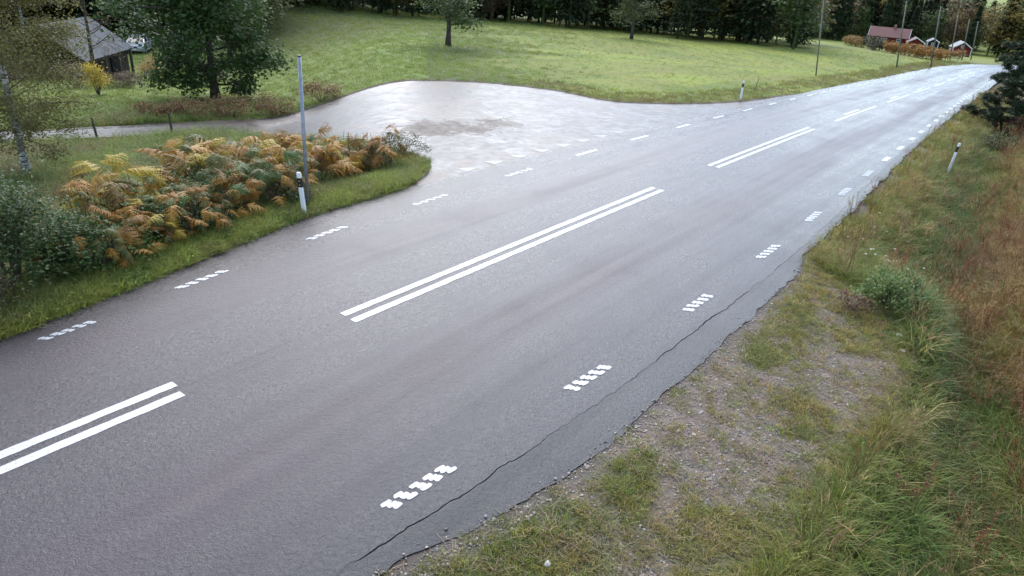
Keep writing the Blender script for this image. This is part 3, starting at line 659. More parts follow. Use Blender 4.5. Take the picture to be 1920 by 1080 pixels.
def far_fields():
    N = 42000; r = 30 + 105 * rng.random(N) ** 1.7; az = np.radians(rng.uniform(-38, 31, N)); x = r * np.sin(az); y = r * np.cos(az)
    a, b = to_ab(x, y); u = b - road_c(a); k = (u < off_edge_l(a) - .1) & ~in_poly(x, y, SIDE_POLY); x, y, u, a, r, az = (q[k] for q in (x, y, u, a, r, az)); ds = dist_poly(x, y, SIDE_POLY); azd = np.degrees(az)
    edge = np.minimum(off_edge_l(a) - u, ds); field = (azd + 14 * (noise(x, y, 5.0, 2, 44) - .5) + rng.normal(0, 3, len(x)) > -1)
    keep = rng.random(len(x)) < np.where(field, np.where(edge < 3.0, 1, .5), .75); keep &= edge > .05
    x, y, r, edge, field = x[keep], y[keep], r[keep], edge[keep], field[keep]; n = len(x); n1 = noise(x, y, 2.5, 3, 1); n3 = noise(x, y, 8, 3, 8)
    col = np.repeat(np.array([(.23, .285, .075)]), n, 0); col[field] = (.27, .325, .05); col = blend(col, field * smooth(n3, .4, .6) * .6, (.26, .265, .08)); col = blend(col, smooth(n1, .5, .7) * .5, (.16, .20, .05))
    col = blend(col, field * (edge < 2.6) * .75, (.19, .185, .075)); col = blend(col, field * (edge < 2.2) * smooth(n1, .5, .65) * .8, (.24, .18, .095))
    scl = np.where(field & (edge > 3), .35, .8) * np.interp(r, [30, 60, 135], [.75, 1.1, 2.0]) * rng.uniform(.7, 1.3, n)
    scatter('field_grass', FARTUFT, np.c_[x, y, ground(x, y)], pick_rot(n), scl, jitter(col, n, .12, .07), rng.integers(0, 3, n), 'bright green mown grass of the fields beyond the junction', 'grass')
far_fields()

def gravel():
    pr = []
    for i in range(4):
        bm = bmesh.new(); bmesh.ops.create_icosphere(bm, subdivisions=1, radius=.5); r = random.Random(i)
        for v in bm.verts: v.co = Vector((v.co.x * r.uniform(.8, 1.25), v.co.y * r.uniform(.7, 1.1), v.co.z * r.uniform(.4, .7)))
        me = bpy.data.meshes.new('pebble_%d' % i); bm.to_mesh(me); bm.free(); me.materials.append(MAT['pebble']); pr.append(bpy.data.objects.new('pebble_%d' % i, me))
    N = 60000; a = rng.uniform(-11, 5, N); u = rng.uniform(3.8, 8, N); x, y = road_xy(a, u); b = bare(x, y); er = off_edge_r(a); k = (rng.random(N) < np.maximum(b, (u - er < .3) * .6)) & (u > er + .01); x, y = x[k], y[k]
    M_ = 2500; a2 = rng.uniform(5, 40, M_); u2 = off_edge_r(a2) + rng.uniform(.01, .22, M_); x2, y2 = road_xy(a2, u2); a3 = rng.uniform(-10, 30, 500); u3 = off_edge_r(a3) - np.abs(rng.normal(0, .05, 500)); x3, y3 = road_xy(a3, u3); x, y = np.r_[x, x2, x3], np.r_[y, y2, y3]; zz = ground(x, y); zz[-500:] = base_z(x3, y3)
    n = len(x); g = rng.random((n, 1)); col = np.array([(.10, .085, .075)]) * (1 - g) + np.array([(.32, .275, .25)]) * g; s = np.exp(rng.normal(math.log(.019), .48, n)).clip(.006, .05)
    col[rng.random(n) < .012] = (.42, .40, .36)
    scatter('gravel', pr, np.c_[x, y, zz + s * .12], np.c_[rng.normal(0, .3, n), rng.normal(0, .3, n), rng.uniform(0, 6.28, n)], s, col, rng.integers(0, 4, n), 'grey brown gravel of the worn pull-off beside the road', 'gravel')
    # dead straw lying on the gravel
    st = []
    for i in range(2):
        mb = MB(); r = random.Random(90 + i)
        for q in range(9):
            an = r.uniform(0, 6.28); c = Vector((r.gauss(0, .05), r.gauss(0, .05), r.uniform(.008, .02))); d = Vector((math.cos(an), math.sin(an), r.uniform(-.08, .12))); L = r.uniform(.05, .13); s_ = Vector((-d.y, d.x, 0)) * .0022
            mb.add([c - s_, c + s_, c + d * L + s_, c + d * L - s_], [(0, 1, 2, 3)])
        st.append(proto('straw_%d' % i, mb, MAT['blade']))
    N = 9000; a = rng.uniform(-11, 5, N); u = rng.uniform(4.2, 8.2, N); x, y = road_xy(a, u); k = (u > off_edge_r(a) + .1) & (rng.random(N) < .35 + .65 * noise(x, y, .7, 2, 4)); x, y = x[k], y[k]; n = len(x)
    scatter('dead_straw', st, np.c_[x, y, ground(x, y)], np.c_[np.zeros(n), np.zeros(n), rng.uniform(0, 6.28, n)], rng.uniform(.7, 1.4, n), jitter(np.array([(.24, .19, .12)]), n), rng.integers(0, 2, n), 'dead straw litter lying over the gravel pull-off', 'straw')
gravel()

def flowers():
    mb = MB(); r = random.Random(3)
    mb.tube([(0, 0, 0), (.01, .005, .16), (.015, 0, .30)], [.003, .0025, .002], 4)
    fl = MB()
    for q in range(14):
        an = r.uniform(0, 6.28); rd = .028 * math.sqrt(r.random()); c = Vector((.015 + rd * math.cos(an), rd * math.sin(an), .305 + r.uniform(-.004, .006)))
        fl.add([c + Vector((.008 * math.cos(k * 1.257), .008 * math.sin(k * 1.257), 0)) for k in range(5)], [(0, 1, 2, 3, 4)])
    mb.add(fl.v, fl.f, 1)
    o = bpy.data.objects.new('umbel', mb.mesh('umbel', [MAT['blade'], simple('petal', (.75, .75, .70), .7, .05)]))
    pts = [(rng.normal(6.5, 1.8), rng.normal(5.95, .45)) for _ in range(34)] + [(rng.uniform(-6, -1), rng.uniform(7.6, 9)) for _ in range(3)] + [(rng.uniform(-9, -3), off_edge_l(-5) - rng.uniform(1.0, 1.8)) for _ in range(14)]
    A_ = np.array(pts, float); x, y = road_xy(A_[:, 0], A_[:, 1]); n = len(x)
    scatter('white_flowers', [o], np.c_[x, y, ground(x, y)], pick_rot(n), rng.uniform(.55, 1.0, n), np.repeat(np.array([(.07, .11, .03)]), n, 0), np.zeros(n, int), 'small white umbel flowers dotted through the verge grass', 'flower')
flowers()

# ---------------------------------------------------------------- bracken: each plant a thing, each frond a part
FCOL = {'rust': [(0.114, 0.048, 0.009), (0.247, 0.110, 0.015), (0.323, 0.169, 0.025)], 'orange': [(0.190, 0.090, 0.013), (0.323, 0.158, 0.020), (0.400, 0.233, 0.035)], 'yellow': [(0.210, 0.148, 0.015), (0.342, 0.253, 0.025), (0.323, 0.200, 0.025)],
        'olive': [(.053, .070, .018), (.106, .114, .026), (.176, .114, .031)], 'green': [(.035, .070, .016), (.062, .106, .023), (.088, .123, .026)], 'brown': [(0.076, 0.046, 0.010), (0.152, 0.090, 0.017), (0.210, 0.137, 0.028)]}
FMAT = {k: mat_leaf('frond_' + k, v, .25, 5.0) for k, v in FCOL.items()}
def frond_mesh(seed, mat, droop):
    r = random.Random(seed); mb = MB(); n = 13
    def P(t): return Vector((t * (1 - .18 * droop * t), .03 * math.sin(3 * t + seed), .42 * t - (.35 + .55 * droop) * t * t))
    for k in range(7):
        t0, t1 = k / 7, (k + 1) / 7; w = .006; p0, p1 = P(t0), P(t1)
        mb.add([p0 + Vector((0, w, 0)), p0 - Vector((0, w, 0)), p1 - Vector((0, w * .7, 0)), p1 + Vector((0, w * .7, 0))], [(0, 1, 2, 3)])
    for i in range(n):
        t = .22 + .76 * i / (n - 1); c = P(t); d = (P(min(1, t + .02)) - P(t - .02)).normalized(); L = (.40 * (1 - (i / n)) ** .85 + .035) * r.uniform(.8, 1.1)
        for sgn in (1, -1):
            lat = Vector((0, sgn, 0)); ax = (d * r.uniform(.35, .6) + lat * 1.0 + Vector((0, 0, r.uniform(-.55, .25) - .3 * droop))).normalized(); bx = (d - ax * d.dot(ax)).normalized()
            m = 5; base = []
            for q in range(m):
                s0, s1 = q / m, (q + 1) / m; w = L * .19 * (1 - s0) + .006; cz = lambda s: c + ax * L * s + Vector((0, 0, -.20 * L * s * s * (1 + droop)))
                a0, a1 = cz(s0), cz(s1)
                for sg in (1, -1):
                    tip = cz(s0 + .13) + bx * sg * w + ax * .012 + Vector((0, 0, r.uniform(-.014, .010)))
                    mb.add([a0, a1, tip], [(0, 1, 2)])
    return mb.mesh('frond', mat)
FR = {}
for ci, k in enumerate(FCOL):
    FR[k] = [frond_mesh(100 + 10 * ci + j, FMAT[k], [.25, .6, .95][j]) for j in range(3)]
# (a, u) of each bracken plant, its height and its main and second colour
BR = []
rb = random.Random(21)
def fern_row(a0, a1, n, u0, u1, hs, pal):
    for i in range(n):
        a = a0 + (a1 - a0) * (i + rb.uniform(.1, .9)) / n; u = rb.uniform(u0, u1); BR.append((a, u, rb.uniform(*hs), rb.choice(pal), rb.choice(pal)))
fern_row(-7.6, -6.2, 6, -5.9, -4.6, (.75, 1.0), ['green', 'olive', 'orange'])
fern_row(-6.7, -4.6, 10, -5.6, -4.7, (.7, 1.0), ['orange', 'rust', 'yellow', 'olive', 'orange'])
fern_row(-5.0, -3.4, 8, -5.7, -5.0, (.8, 1.1), ['green', 'olive', 'rust', 'orange'])
fern_row(-6.8, -3.0, 14, -7.2, -5.7, (1.0, 1.35), ['orange', 'rust', 'brown', 'yellow', 'olive', 'green'])
fern_row(-4.0, -1.6, 11, -6.8, -5.5, (.95, 1.3), ['orange', 'rust', 'olive', 'brown', 'green'])
fern_row(-3.8, -.6, 14, -8.8, -6.8, (1.1, 1.5), ['orange', 'orange', 'rust', 'orange', 'yellow', 'olive'])
fern_row(-2.0, .9, 13, -8.2, -6.0, (.95, 1.35), ['orange', 'rust', 'orange', 'brown', 'yellow'])
fern_row(-2.6, -.3, 4, -10.2, -9.0, (1.0, 1.3), ['yellow', 'yellow', 'olive'])
fern_row(.8, 1.8, 5, -7.8, -6.2, (.8, 1.1), ['rust', 'orange', 'brown'])
FLAB = {'rust': 'rust brown', 'orange': 'orange', 'yellow': 'yellow', 'olive': 'olive green', 'green': 'green', 'brown': 'withered brown'}
def bracken(a, u, h, c1, c2, label, group):
    x, y = road_xy(a, u); x, y = float(x), float(y); root = empty('bracken_fern', (x, y, float(ground(x, y)) - .02), rb.uniform(0, 6.28)); tag(root, label, 'fern', group)
    st = MB(); fr = []
    for q in range(rb.randint(10, 13)):
        an = q * 2.4 + rb.uniform(-.4, .4); hh = h * rb.uniform(.22, .88); rd = rb.uniform(.05, .30); p0 = Vector((rd * .3 * math.cos(an), rd * .3 * math.sin(an), 0)); p1 = Vector((rd * math.cos(an), rd * math.sin(an), hh))
        st.tube([p0, (p0 + p1) / 2 + Vector((0, 0, .02)), p1], [.007, .006, .004], 5); fr.append((p1, an))
    st.build('stems', MAT['twig'], root)
    for p1, an in fr:
        c = c1 if rb.random() < .6 else (c2 if rb.random() < .6 else rb.choice(['olive', 'brown', 'green', 'rust'])); o = bpy.data.objects.new('frond', rb.choice(FR[c])); link(o, root); o.location = p1; s = h * rb.uniform(.30, .56); o.scale = (s, s, s); o.rotation_euler = (rb.gauss(0, .45), rb.uniform(-.75, .45), an + rb.gauss(0, .6))
ORD = ['first', 'second', 'third', 'fourth', 'fifth', 'sixth', 'seventh', 'eighth', 'ninth', 'tenth', 'eleventh', 'twelfth', 'thirteenth', 'fourteenth', 'fifteenth', 'sixteenth', 'seventeenth', 'eighteenth', 'nineteenth', 'twentieth']
seen = {}
for a, u, h, c1, c2 in sorted(BR):
    u = u + (.5 if a < -3.6 else .25 if a < -1.5 else 0) * (1 if u > -7 else .4)
    h *= 1.22 if u < -5.6 else 1.1
    row = 'front edge' if u > -5.7 else ('middle' if u > -7.0 else 'back rows'); k = seen.get((row, c1), 0); seen[(row, c1)] = k + 1
    bracken(a, u, h, c1, c2, '%s %s bracken fern from the left in the %s of the roadside clump' % (ORD[k], FLAB[c1], row), 'bracken along the left verge')

# ---------------------------------------------------------------- leafy bushes and trees
def leaf_cloud(seed, clumps, n, size, rad, ratio=.6, hang=0.0):
    """clumps: list of centres; leaves scattered round them"""
    r = random.Random(seed); mb = MB()
    for i in range(n):
        c = r.choice(clumps); p = Vector(c) + Vector((r.gauss(0, rad), r.gauss(0, rad), r.gauss(0, rad * .75)))
        d = Vector((r.gauss(0, 1), r.gauss(0, 1), r.gauss(-hang, .55))); leaf(mb, p, d, size * r.uniform(.6, 1.35), r, ratio)
    return mb
def bush(name, label, cat, xy, dims, n, size, cols, seed, group=None, trans=.3, nclump=40, crad=.16, gz=None, rz=0.0):
    r = random.Random(seed); x, y = xy; z = float(ground(x, y)) if gz is None else gz; root = empty(name, (x, y, z - .03), rz); tag(root, label, cat, group)
    W, Dp, H = dims; cl = []; st = MB()
    for i in range(nclump):
        an = r.uniform(0, 6.283); ph = math.acos(r.uniform(-.2, 1)); q = r.uniform(.55, 1.0)
        c = Vector((W / 2 * q * math.sin(ph) * math.cos(an), Dp / 2 * q * math.sin(ph) * math.sin(an), H * .42 + H * .55 * q * math.cos(ph))) + Vector((r.gauss(0, .08), r.gauss(0, .08), r.gauss(0, .08))) * min(W, H); cl.append(c)
        if i % 3 == 0: st.tube([(c.x * .12, c.y * .12, 0), (c.x * .5, c.y * .5, c.z * .55), tuple(c)], [.018 * H ** .5, .010 * H ** .5, .004], 5)
    st.build('stems', MAT['twig'], root); leaf_cloud(seed + 1, cl, n, size, crad * min(W, H)).build('foliage', mat_leaf(name + '_leaf_%d' % seed, cols, trans, 2.2 / max(.6, H)), root); return root

def grow(mb, r, p, d, L, rad, lvl, tips, spread, upb, seg=4, nchild=(3, 5), shrink=.62, drop=0.0, all_pts=None):
    pts = [Vector(p)]; rads = [rad]; q = Vector(p); dd = Vector(d).normalized()
    for k in range(seg):
        dd = (dd + Vector((r.gauss(0, .16), r.gauss(0, .16), r.gauss(0, .10) + upb - drop * (k / seg)))).normalized(); q = q + dd * L / seg; pts.append(q.copy()); rads.append(rad * (1 - .72 * (k + 1) / seg))
    mb.tube(pts, rads, 6 if lvl > 1 else 4, cap=False)
    if lvl == 0 or L < .2:
        for k in range(1, len(pts)): tips.append(pts[k])
        return
    for c in range(r.randint(*nchild)):
        t = r.uniform(.35, 1.0); i = min(seg - 1, int(t * seg)); f = t * seg - i; b = pts[i].lerp(pts[i + 1], min(1, f)); an = r.uniform(0, 6.283)
        side_ = Vector((math.cos(an), math.sin(an), r.uniform(-.3, .5))); nd = (dd * (1 - spread) + side_ * spread).normalized()
        grow(mb, r, b, nd, L * shrink * r.uniform(.7, 1.15), rads[i] * .6, lvl - 1, tips, spread, upb, seg, nchild, shrink, drop)
def tree(name, label, xy, H, cb, R, n_leaf, leaf_s, cols, bark, seed, group=None, lean=(0, 0), trunk_r=.12, limbs=22, drop=.12, shape=1.0, crad=.16, lvl=1, trans=.3, ratio=.6, hang=.3, limb_r=.32):
    r = random.Random(seed); x, y = xy; root = empty(name, (x, y, float(ground(x, y)) - .05)); tag(root, label, 'tree', group)
    tr = MB(); m = 12; tp = []; 
    for k in range(m + 1):
        t = k / m; tp.append(Vector((lean[0] * t * H + .05 * H * .12 * math.sin(3 * t + seed), lean[1] * t * H + .05 * H * .1 * math.cos(4 * t + seed) - .05 * H * .1 * math.cos(seed), t * H)))
    tr.tube(tp, [trunk_r * (1.35 if k == 0 else 1) * (1 - .93 * (k / m) ** .9) + .008 for k in range(m + 1)], 10)
    tk = tr.build('trunk', bark, root, smooth=True); br = MB(); tips = []
    for i in range(limbs):
        t = cb / H + (1 - cb / H) * ((i + r.random()) / limbs) * .97; q = t * m; k = min(m - 1, int(q)); b = tp[k].lerp(tp[k + 1], q - k); an = i * 2.4 + r.uniform(-.5, .5)
        rr = (t - cb / H) / (1 - cb / H); L = R * (1.0 * (1 - rr ** 1.6 * .8)) * (.55 + .45 * min(1, rr * 5)) * r.uniform(.75, 1.15) * shape
        grow(br, r, b, Vector((math.cos(an), math.sin(an), .25 + .5 * rr)), L, trunk_r * limb_r * (1 - .6 * rr), lvl, tips, .62, .02, 4, (3, 5), .5, drop)
    br.build('branches', bark if bark is not MAT['birch_bark'] else MAT['twig'], root)
    leaf_cloud(seed + 7, tips, n_leaf, leaf_s, crad, ratio, hang).build('crown', mat_leaf(name + '_leaf_%d' % seed, cols, trans, .45), root)
    return root

def put(x, y, dz=0.0): return (x, y, float(ground(x, y)) + dz)

# ---------------------------------------------------------------- trees
tree('birch_tree', 'slender birch with white black-flecked trunk and thin olive yellow leaves beside the track', (-13.9, 18.75), 7.6, 1.15, 2.0, 70000, .064, [(.085, .085, .028), (.155, .145, .042), (.24, .20, .055)], MAT['birch_bark'], 4, trunk_r=.105, limbs=64, drop=.38, crad=.20, lean=(-.02, 0), trans=.35, ratio=.7, shape=1.1, limb_r=.17)
tree('maple_tree', 'broad dark green tree standing in the lawn right of the timber barn', (-16.6, 37.4), 10.0, .7, 3.9, 42000, .19, [(.029, .058, .018), (.052, .098, .026), (.098, .137, .036)], MAT['bark'], 9, trunk_r=.22, limbs=44, drop=.12, crad=.34, ratio=.85)
tree('birch_tree', 'pale trunked birch with brownish yellow leaves behind the timber barn', (-43.5, 62.0), 12, 2.5, 3.4, 9000, .15, [(.130, .111, .039), (.195, .156, .052), (.260, .195, .065)], MAT['birch_bark'], 14, trunk_r=.14, limbs=26, drop=.3, crad=.3)
tree('bare_tree', 'thin leafless grey tree rising in front of the barn roof', (-26.6, 43.5), 8.5, 1.2, 2.4, 700, .10, [(.156, .130, .052), (.260, .208, .065)], MAT['bark'], 17, trunk_r=.13, limbs=24, drop=.05, crad=.25)
for i, (x, y, H, R, cols, lab, nm) in enumerate([
    (-6.5, 58, 11, 3.6, [(.039, .072, .021), (.072, .111, .031), (.117, .143, .039)], 'round leafy green tree standing in the field straight beyond the side road', 'field_tree'),
    (-27.5, 66, 12, 3.4, [(.117, .111, .036), (.182, .156, .047), (.260, .195, .058)], 'yellowing birch-like tree at the lawn edge behind the dark green tree', 'field_tree'),
    (13, 96, 12, 3.8, [(.052, .078, .023), (.091, .117, .034), (.156, .143, .046)], 'bushy olive tree at the far edge of the bright green field', 'field_tree')]):
    tree(nm, lab, (x, y), H, 1.6, R, 9000, .22, cols, MAT['bark'], 31 + i, trunk_r=.2, limbs=24, crad=.42, ratio=.8)

# pine: needles as thin tufts round the shoots
def needle_cloud(seed, tips, n, L):
    r = random.Random(seed); mb = MB()
    for i in range(n):
        c = r.choice(tips); c = Vector(c) + Vector((r.gauss(0, .07), r.gauss(0, .07), r.gauss(0, .05))); an = r.uniform(0, 6.28); el = r.uniform(-.5, .9); d = Vector((math.cos(an) * math.cos(el), math.sin(an) * math.cos(el), math.sin(el))); s = d.cross(Vector((r.gauss(0, 1), r.gauss(0, 1), r.gauss(0, 1)))).normalized() * .016
        mb.add([c - s, c + s, c + d * L * r.uniform(.6, 1.2)], [(0, 1, 2)])
    return mb
def pine(xy, H, cb, R, n, seed, label, group=None):
    r = random.Random(seed); x, y = xy; root = empty('pine_tree', put(x, y, -.05)); tag(root, label, 'tree', group); tr = MB(); tp = [Vector((.03 * math.sin(k), .03 * math.cos(k * 1.3), H * k / 12)) for k in range(13)]
    tr.tube(tp, [.16 * (1 - .9 * k / 12) + .01 for k in range(13)], 10); tr.build('trunk', MAT['pine_bark'], root, smooth=True); br = MB(); tips = []
    for i in range(84):
        t = cb / H + (1 - cb / H) * ((i + r.random()) / 84) ** 1.35; z = t * H; an = i * 2.4; rr = (t - cb / H) / (1 - cb / H); L = R * (1 - .75 * rr) * r.uniform(.75, 1.05)
        grow(br, r, Vector((0, 0, z)), Vector((math.cos(an), math.sin(an), .05 + .5 * rr)), L, .035 * (1 - .5 * rr), 2, tips, .5, .03, 4, (3, 4), .5, .16 if rr < .4 else 0)
    br.build('branches', MAT['pine_bark'], root); needle_cloud(seed + 1, tips, n, .19).build('crown', mat_leaf('pine_needles_%d' % seed, [(.013, .026, .012), (.026, .044, .018), (.047, .062, .026)], .1, .6), root)
pine((26.1, 37.5), 9.8, .8, 2.1, 150000, 3, 'dark pine with low branches overhanging the right road verge')
pine((33.5, 42.0), 10.5, .8, 3.0, 40000, 5, 'second dark pine standing behind the roadside pine')
pine((39.0, 52.5), 10.0, 1.0, 2.9, 18000, 8, 'farther dark pine down the right side of the road')

# ---------------------------------------------------------------- bushes
GRN = [(.026, .058, .018), (.052, .098, .026), (.098, .150, .039)]
BLG = [(.028, .052, .014), (.050, .082, .022), (.09, .125, .038)]
def at_au(a, u): x, y = road_xy(a, u); return float(x), float(y)
bush('leafy_thicket', 'tall dark green leafy thicket at the left picture edge beside the road', 'bush', at_au(-8.0, -4.45), (1.8, 1.3, 2.0), 5600, .075, BLG, 51, nclump=46, crad=.12)
bush('leafy_thicket', 'lower dark green leafy bush between the tall thicket and the bracken', 'bush', at_au(-7.1, -4.4), (1.2, .9, 1.1), 3000, .07, GRN, 53, nclump=34, crad=.13)
bush('leafy_thicket', 'pale leaved upright sapling rising behind the dark thicket', 'bush', at_au(-7.6, -6.4), (1.3, 1.2, 2.3), 1500, .06, [(.065, .098, .046), (.111, .150, .072), (.169, .208, .104)], 55, nclump=40, crad=.13)
bush('leafy_thicket', 'brown green dying bush low at the left edge below the thicket', 'bush', at_au(-8.7, -3.75), (1.1, .9, .8), 1300, .06, [(.065, .052, .026), (.111, .091, .039), (.091, .117, .039)], 57, nclump=26)
bush('weed_clump', 'small green raspberry bush at the foot of the bracken', 'bush', at_au(-6.3, -4.45), (1.170, .780, .715), 900, .065, [(.058, .104, .026), (.104, .169, .039), (.143, .208, .052)], 59, nclump=20)
bush('weed_clump', 'dark green weeds in front of the middle of the bracken', 'bush', at_au(-4.7, -4.85), (1.6, .6, .6), 1400, .06, GRN, 61, nclump=24)
bush('weed_clump', 'tall grey green weeds behind the corner grass, right of the grey pole', 'bush', at_au(1.3, -6.6), (2.2, 1.2, .85), 2600, .055, [(.046, .052, .023), (.078, .085, .036), (.130, .117, .058)], 63, nclump=46)
bush('weed_clump', 'low brown green weeds at the tip of the corner beside the wet side road', 'bush', at_au(2.9, -6.9), (1.9, 1.1, .6), 1900, .05, [(.052, .055, .026), (.091, .091, .039), (.156, .130, .065)], 65, nclump=40)
bush('weed_clump', 'green leafy bush pushing up through the middle of the bracken', 'bush', at_au(-4.2, -5.6), (1.2, .9, 1.05), 1500, .065, [(.05, .08, .02), (.09, .13, .03), (.13, .17, .045)], 101, nclump=26, crad=.16)
bush('weed_clump', 'olive bush in the bracken left of the leaning post', 'bush', at_au(-2.9, -6.0), (1.1, .8, 1.1), 1300, .06, [(.06, .065, .02), (.11, .11, .03), (.16, .14, .05)], 103, nclump=26, crad=.16)
bush('weed_clump', 'dry grassy weeds between the bracken and the leaning post', 'bush', at_au(-2.3, -5.2), (1.1, .6, .6), 1000, .07, [(.09, .085, .035), (.16, .14, .06), (.22, .18, .09)], 105, nclump=26, crad=.16)
bush('weed_clump', 'dark green bush in the bracken beside the thicket', 'bush', at_au(-5.5, -4.95), (1.1, .8, .95), 1400, .065, GRN, 107, nclump=26, crad=.16)
bush('verge_shrub', 'round yellow green shrub at the ditch below the gravel pull-off', 'bush', (7.1, 11.95), (1.35, 1.1, .72), 3000, .055, [(.065, .111, .029), (.117, .176, .046), (.182, .234, .065)], 67, nclump=44, crad=.11)
bush('verge_shrub', 'small reddish brown shrub crouching left of the round green shrub', 'bush', (6.25, 11.55), (.650, .520, .455), 420, .05, [(.091, .052, .029), (.156, .078, .046), (.117, .104, .039)], 69, nclump=14)
bush('verge_shrub', 'low dark shrub on the brown bank right of the white marker post', 'bush', (22.3, 32.4), (2.6, 2.0, 1.0), 2200, .09, [(.039, .052, .023), (.072, .085, .034), (.117, .091, .046)], 71, nclump=40)
bush('verge_shrub', 'brown leaved bush on the bank under the pine', 'bush', (27.0, 35.0), (2.4, 2.0, 1.1), 1700, .09, [(.091, .072, .033), (.156, .111, .046), (.195, .156, .052)], 73, nclump=36)
bush('yellow_bush', 'bright yellow autumn bush in front of the timber barn', 'bush', (-22.9, 37.4), (1.05, 1.0, 1.65), 1500, .10, [(.325, .247, .026), (.546, .416, .039), (.442, .364, .065)], 75, nclump=30)
bush('orange_bush', 'orange brown bush on the lawn between barn and dark green tree', 'bush', (-25.0, 47.0), (1.3, 1.1, 1.5), 1000, .12, [(.286, .156, .052), (.442, .260, .091), (.390, .260, .130)], 77, nclump=24)
for i, (x, y, w, h, lab) in enumerate([(-26.0, 40.6, 3.0, 1.5, 'brown bare thicket left of the yellow bush'), (-24.0, 41.4, 2.4, .8, 'brown leafless thicket just right of the yellow bush below the barn'), (-25.0, 44.0, 2.4, .6, 'reddish brown thicket below the right end of the barn'), (-29.0, 38.6, 3.4, 2.2, 'olive brown thicket behind the birch crown')]):
    bush('brown_thicket', lab, 'bush', (x, y), (w, 2.0, h), 1500, .09, [(.065, .046, .029), (.117, .078, .046), (.169, .124, .065)], 80 + 2 * i, nclump=40, crad=.18)
for i, (x, y, w, h, lab) in enumerate([(-15.9, 29.6, 2.0, .7, 'leftmost clump of rusty withered bracken beyond the gravel track'), (-14.6, 30.3, 2.0, .8, 'second clump of rusty withered bracken beyond the gravel track'), (-13.2, 31.2, 2.2, .85, 'middle clump of rusty withered bracken beyond the gravel track'), (-11.6, 32.0, 2.2, .9, 'fourth clump of rusty withered bracken, under the dark green tree'), (-9.8, 33.6, 2.2, .9, 'rightmost clump of rusty withered bracken beyond the gravel track')]):
    bush('withered_bracken', lab, 'fern', (x, y), (w, 1.6, h), 1500, .10, [(.117, .072, .033), (.221, .117, .046), (.130, .130, .052)], 90 + 2 * i, group='withered bracken beyond the gravel track', nclump=40, crad=.2)

# ---------------------------------------------------------------- roadside posts
def solve_lean(base, lean_x, lean_y): return (math.atan(-lean_y), math.atan(lean_x), 0)
def delineator(name, loc, lean, face, label, group, black=True):
    root = empty(name, loc, 0); root.rotation_mode = 'ZYX'; root.rotation_euler = (math.atan(-lean[1]), math.atan(lean[0]), face); tag(root, label, 'marker post', group)
    prof = [(-.055, -.018), (-.03, -.030), (.03, -.030), (.055, -.018), (.05, .022), (-.05, .022)]
    b = MB(); b.prism(prof, -.25, .66); bevel(b.build('post', MAT['white_plastic'], root), .006)
    k = MB(); k.prism([(x * 1.015, y * 1.03) for x, y in prof], .672, .87); bevel(k.build('black_band', MAT['black_plastic'], root), .004)
    t = MB(); t.prism(prof, .872, .985); t.prism([(x * .8, y * .8) for x, y in prof], .985, 1.0); bevel(t.build('cap', MAT['white_plastic'], root), .008)
    for z in (.725, .81):
        r = MB(); r.tube([(0, -.036, z), (0, -.026, z)], .017, 12); r.build('reflector', MAT['reflector'], root)
    return root
G = 'white delineator posts along the road'
delineator('delineator_post', put(-4.64, 14.28, -.02), (-.075, .0), -.25, 'leaning white delineator post with black band in front of the grey pole', G)
delineator('delineator_post', put(11.05, 36.96, -.02), (-.02, 0), .35, 'upright white delineator post at the corner of the green field', G)
delineator('delineator_post', put(15.62, 25.32, .22), (.06, .0), .35, 'white delineator post tilting outward in the right verge grass', G)
delineator('delineator_post', put(50.53, 92.87), (0, 0), .5, 'distant white delineator post beside a tall pole at the field edge', G)
delineator('delineator_post', put(61.12, 105.58), (0, 0), .5, 'farthest white delineator post at the road bend below the red cottage', G)

t = empty('sign_pole', put(-4.68, 14.66, -.05)); tag(t, 'grey galvanised steel pole standing right behind the leaning post', 'pole'); m = MB(); m.tube([(0, 0, -.3), (0, 0, 3.3)], .038, 16); m.build('tube', MAT['galv'], t, smooth=True); m = MB(); m.tube([(0, 0, 3.3), (0, 0, 3.33)], [.041, .034], 16); m.build('cap', MAT['black_plastic'], t); m = MB(); m.tube([(0, 0, -.05), (0, 0, .09)], .055, 12); m.build('ground_socket', MAT['galv'], t)

def tall_pole(x, y, h, r, label):
    t = empty('utility_pole', put(x, y, -.1)); t.rotation_euler = (0, -.14, 0); tag(t, label, 'pole', 'tall thin poles along the far road'); m = MB(); m.tube([(0, 0, -.3), (0, 0, h)], [r, r * .7], 10); m.build('shaft', MAT['pole_wood'], t, smooth=True); m = MB(); m.tube([(0, 0, h), (0, 0, h + .08)], [r * .8, r * .3], 10); m.build('cap', MAT['galv'], t)
for x, y, h, r, lab in [(23.15, 58.61, 6.5, .06, 'tall thin pole standing alone in front of the bright green field'), (41.29, 82.46, 7, .085, 'tall thin pole at the field edge before the brown roofed farmhouse'), (49.3, 90.3, 7, .085, 'tall thin pole beside the distant white delineator post'), (70.4, 123.8, 7, .10, 'tall pole at the end of the orange hedge, left of the red cottage'), (77.2, 132.1, 7, .10, 'tall pole directly in front of the red cottage gable'), (83.9, 140.7, 7, .10, 'farthest tall pole, just right of the red cottage')]: tall_pole(x, y, h, r, lab)

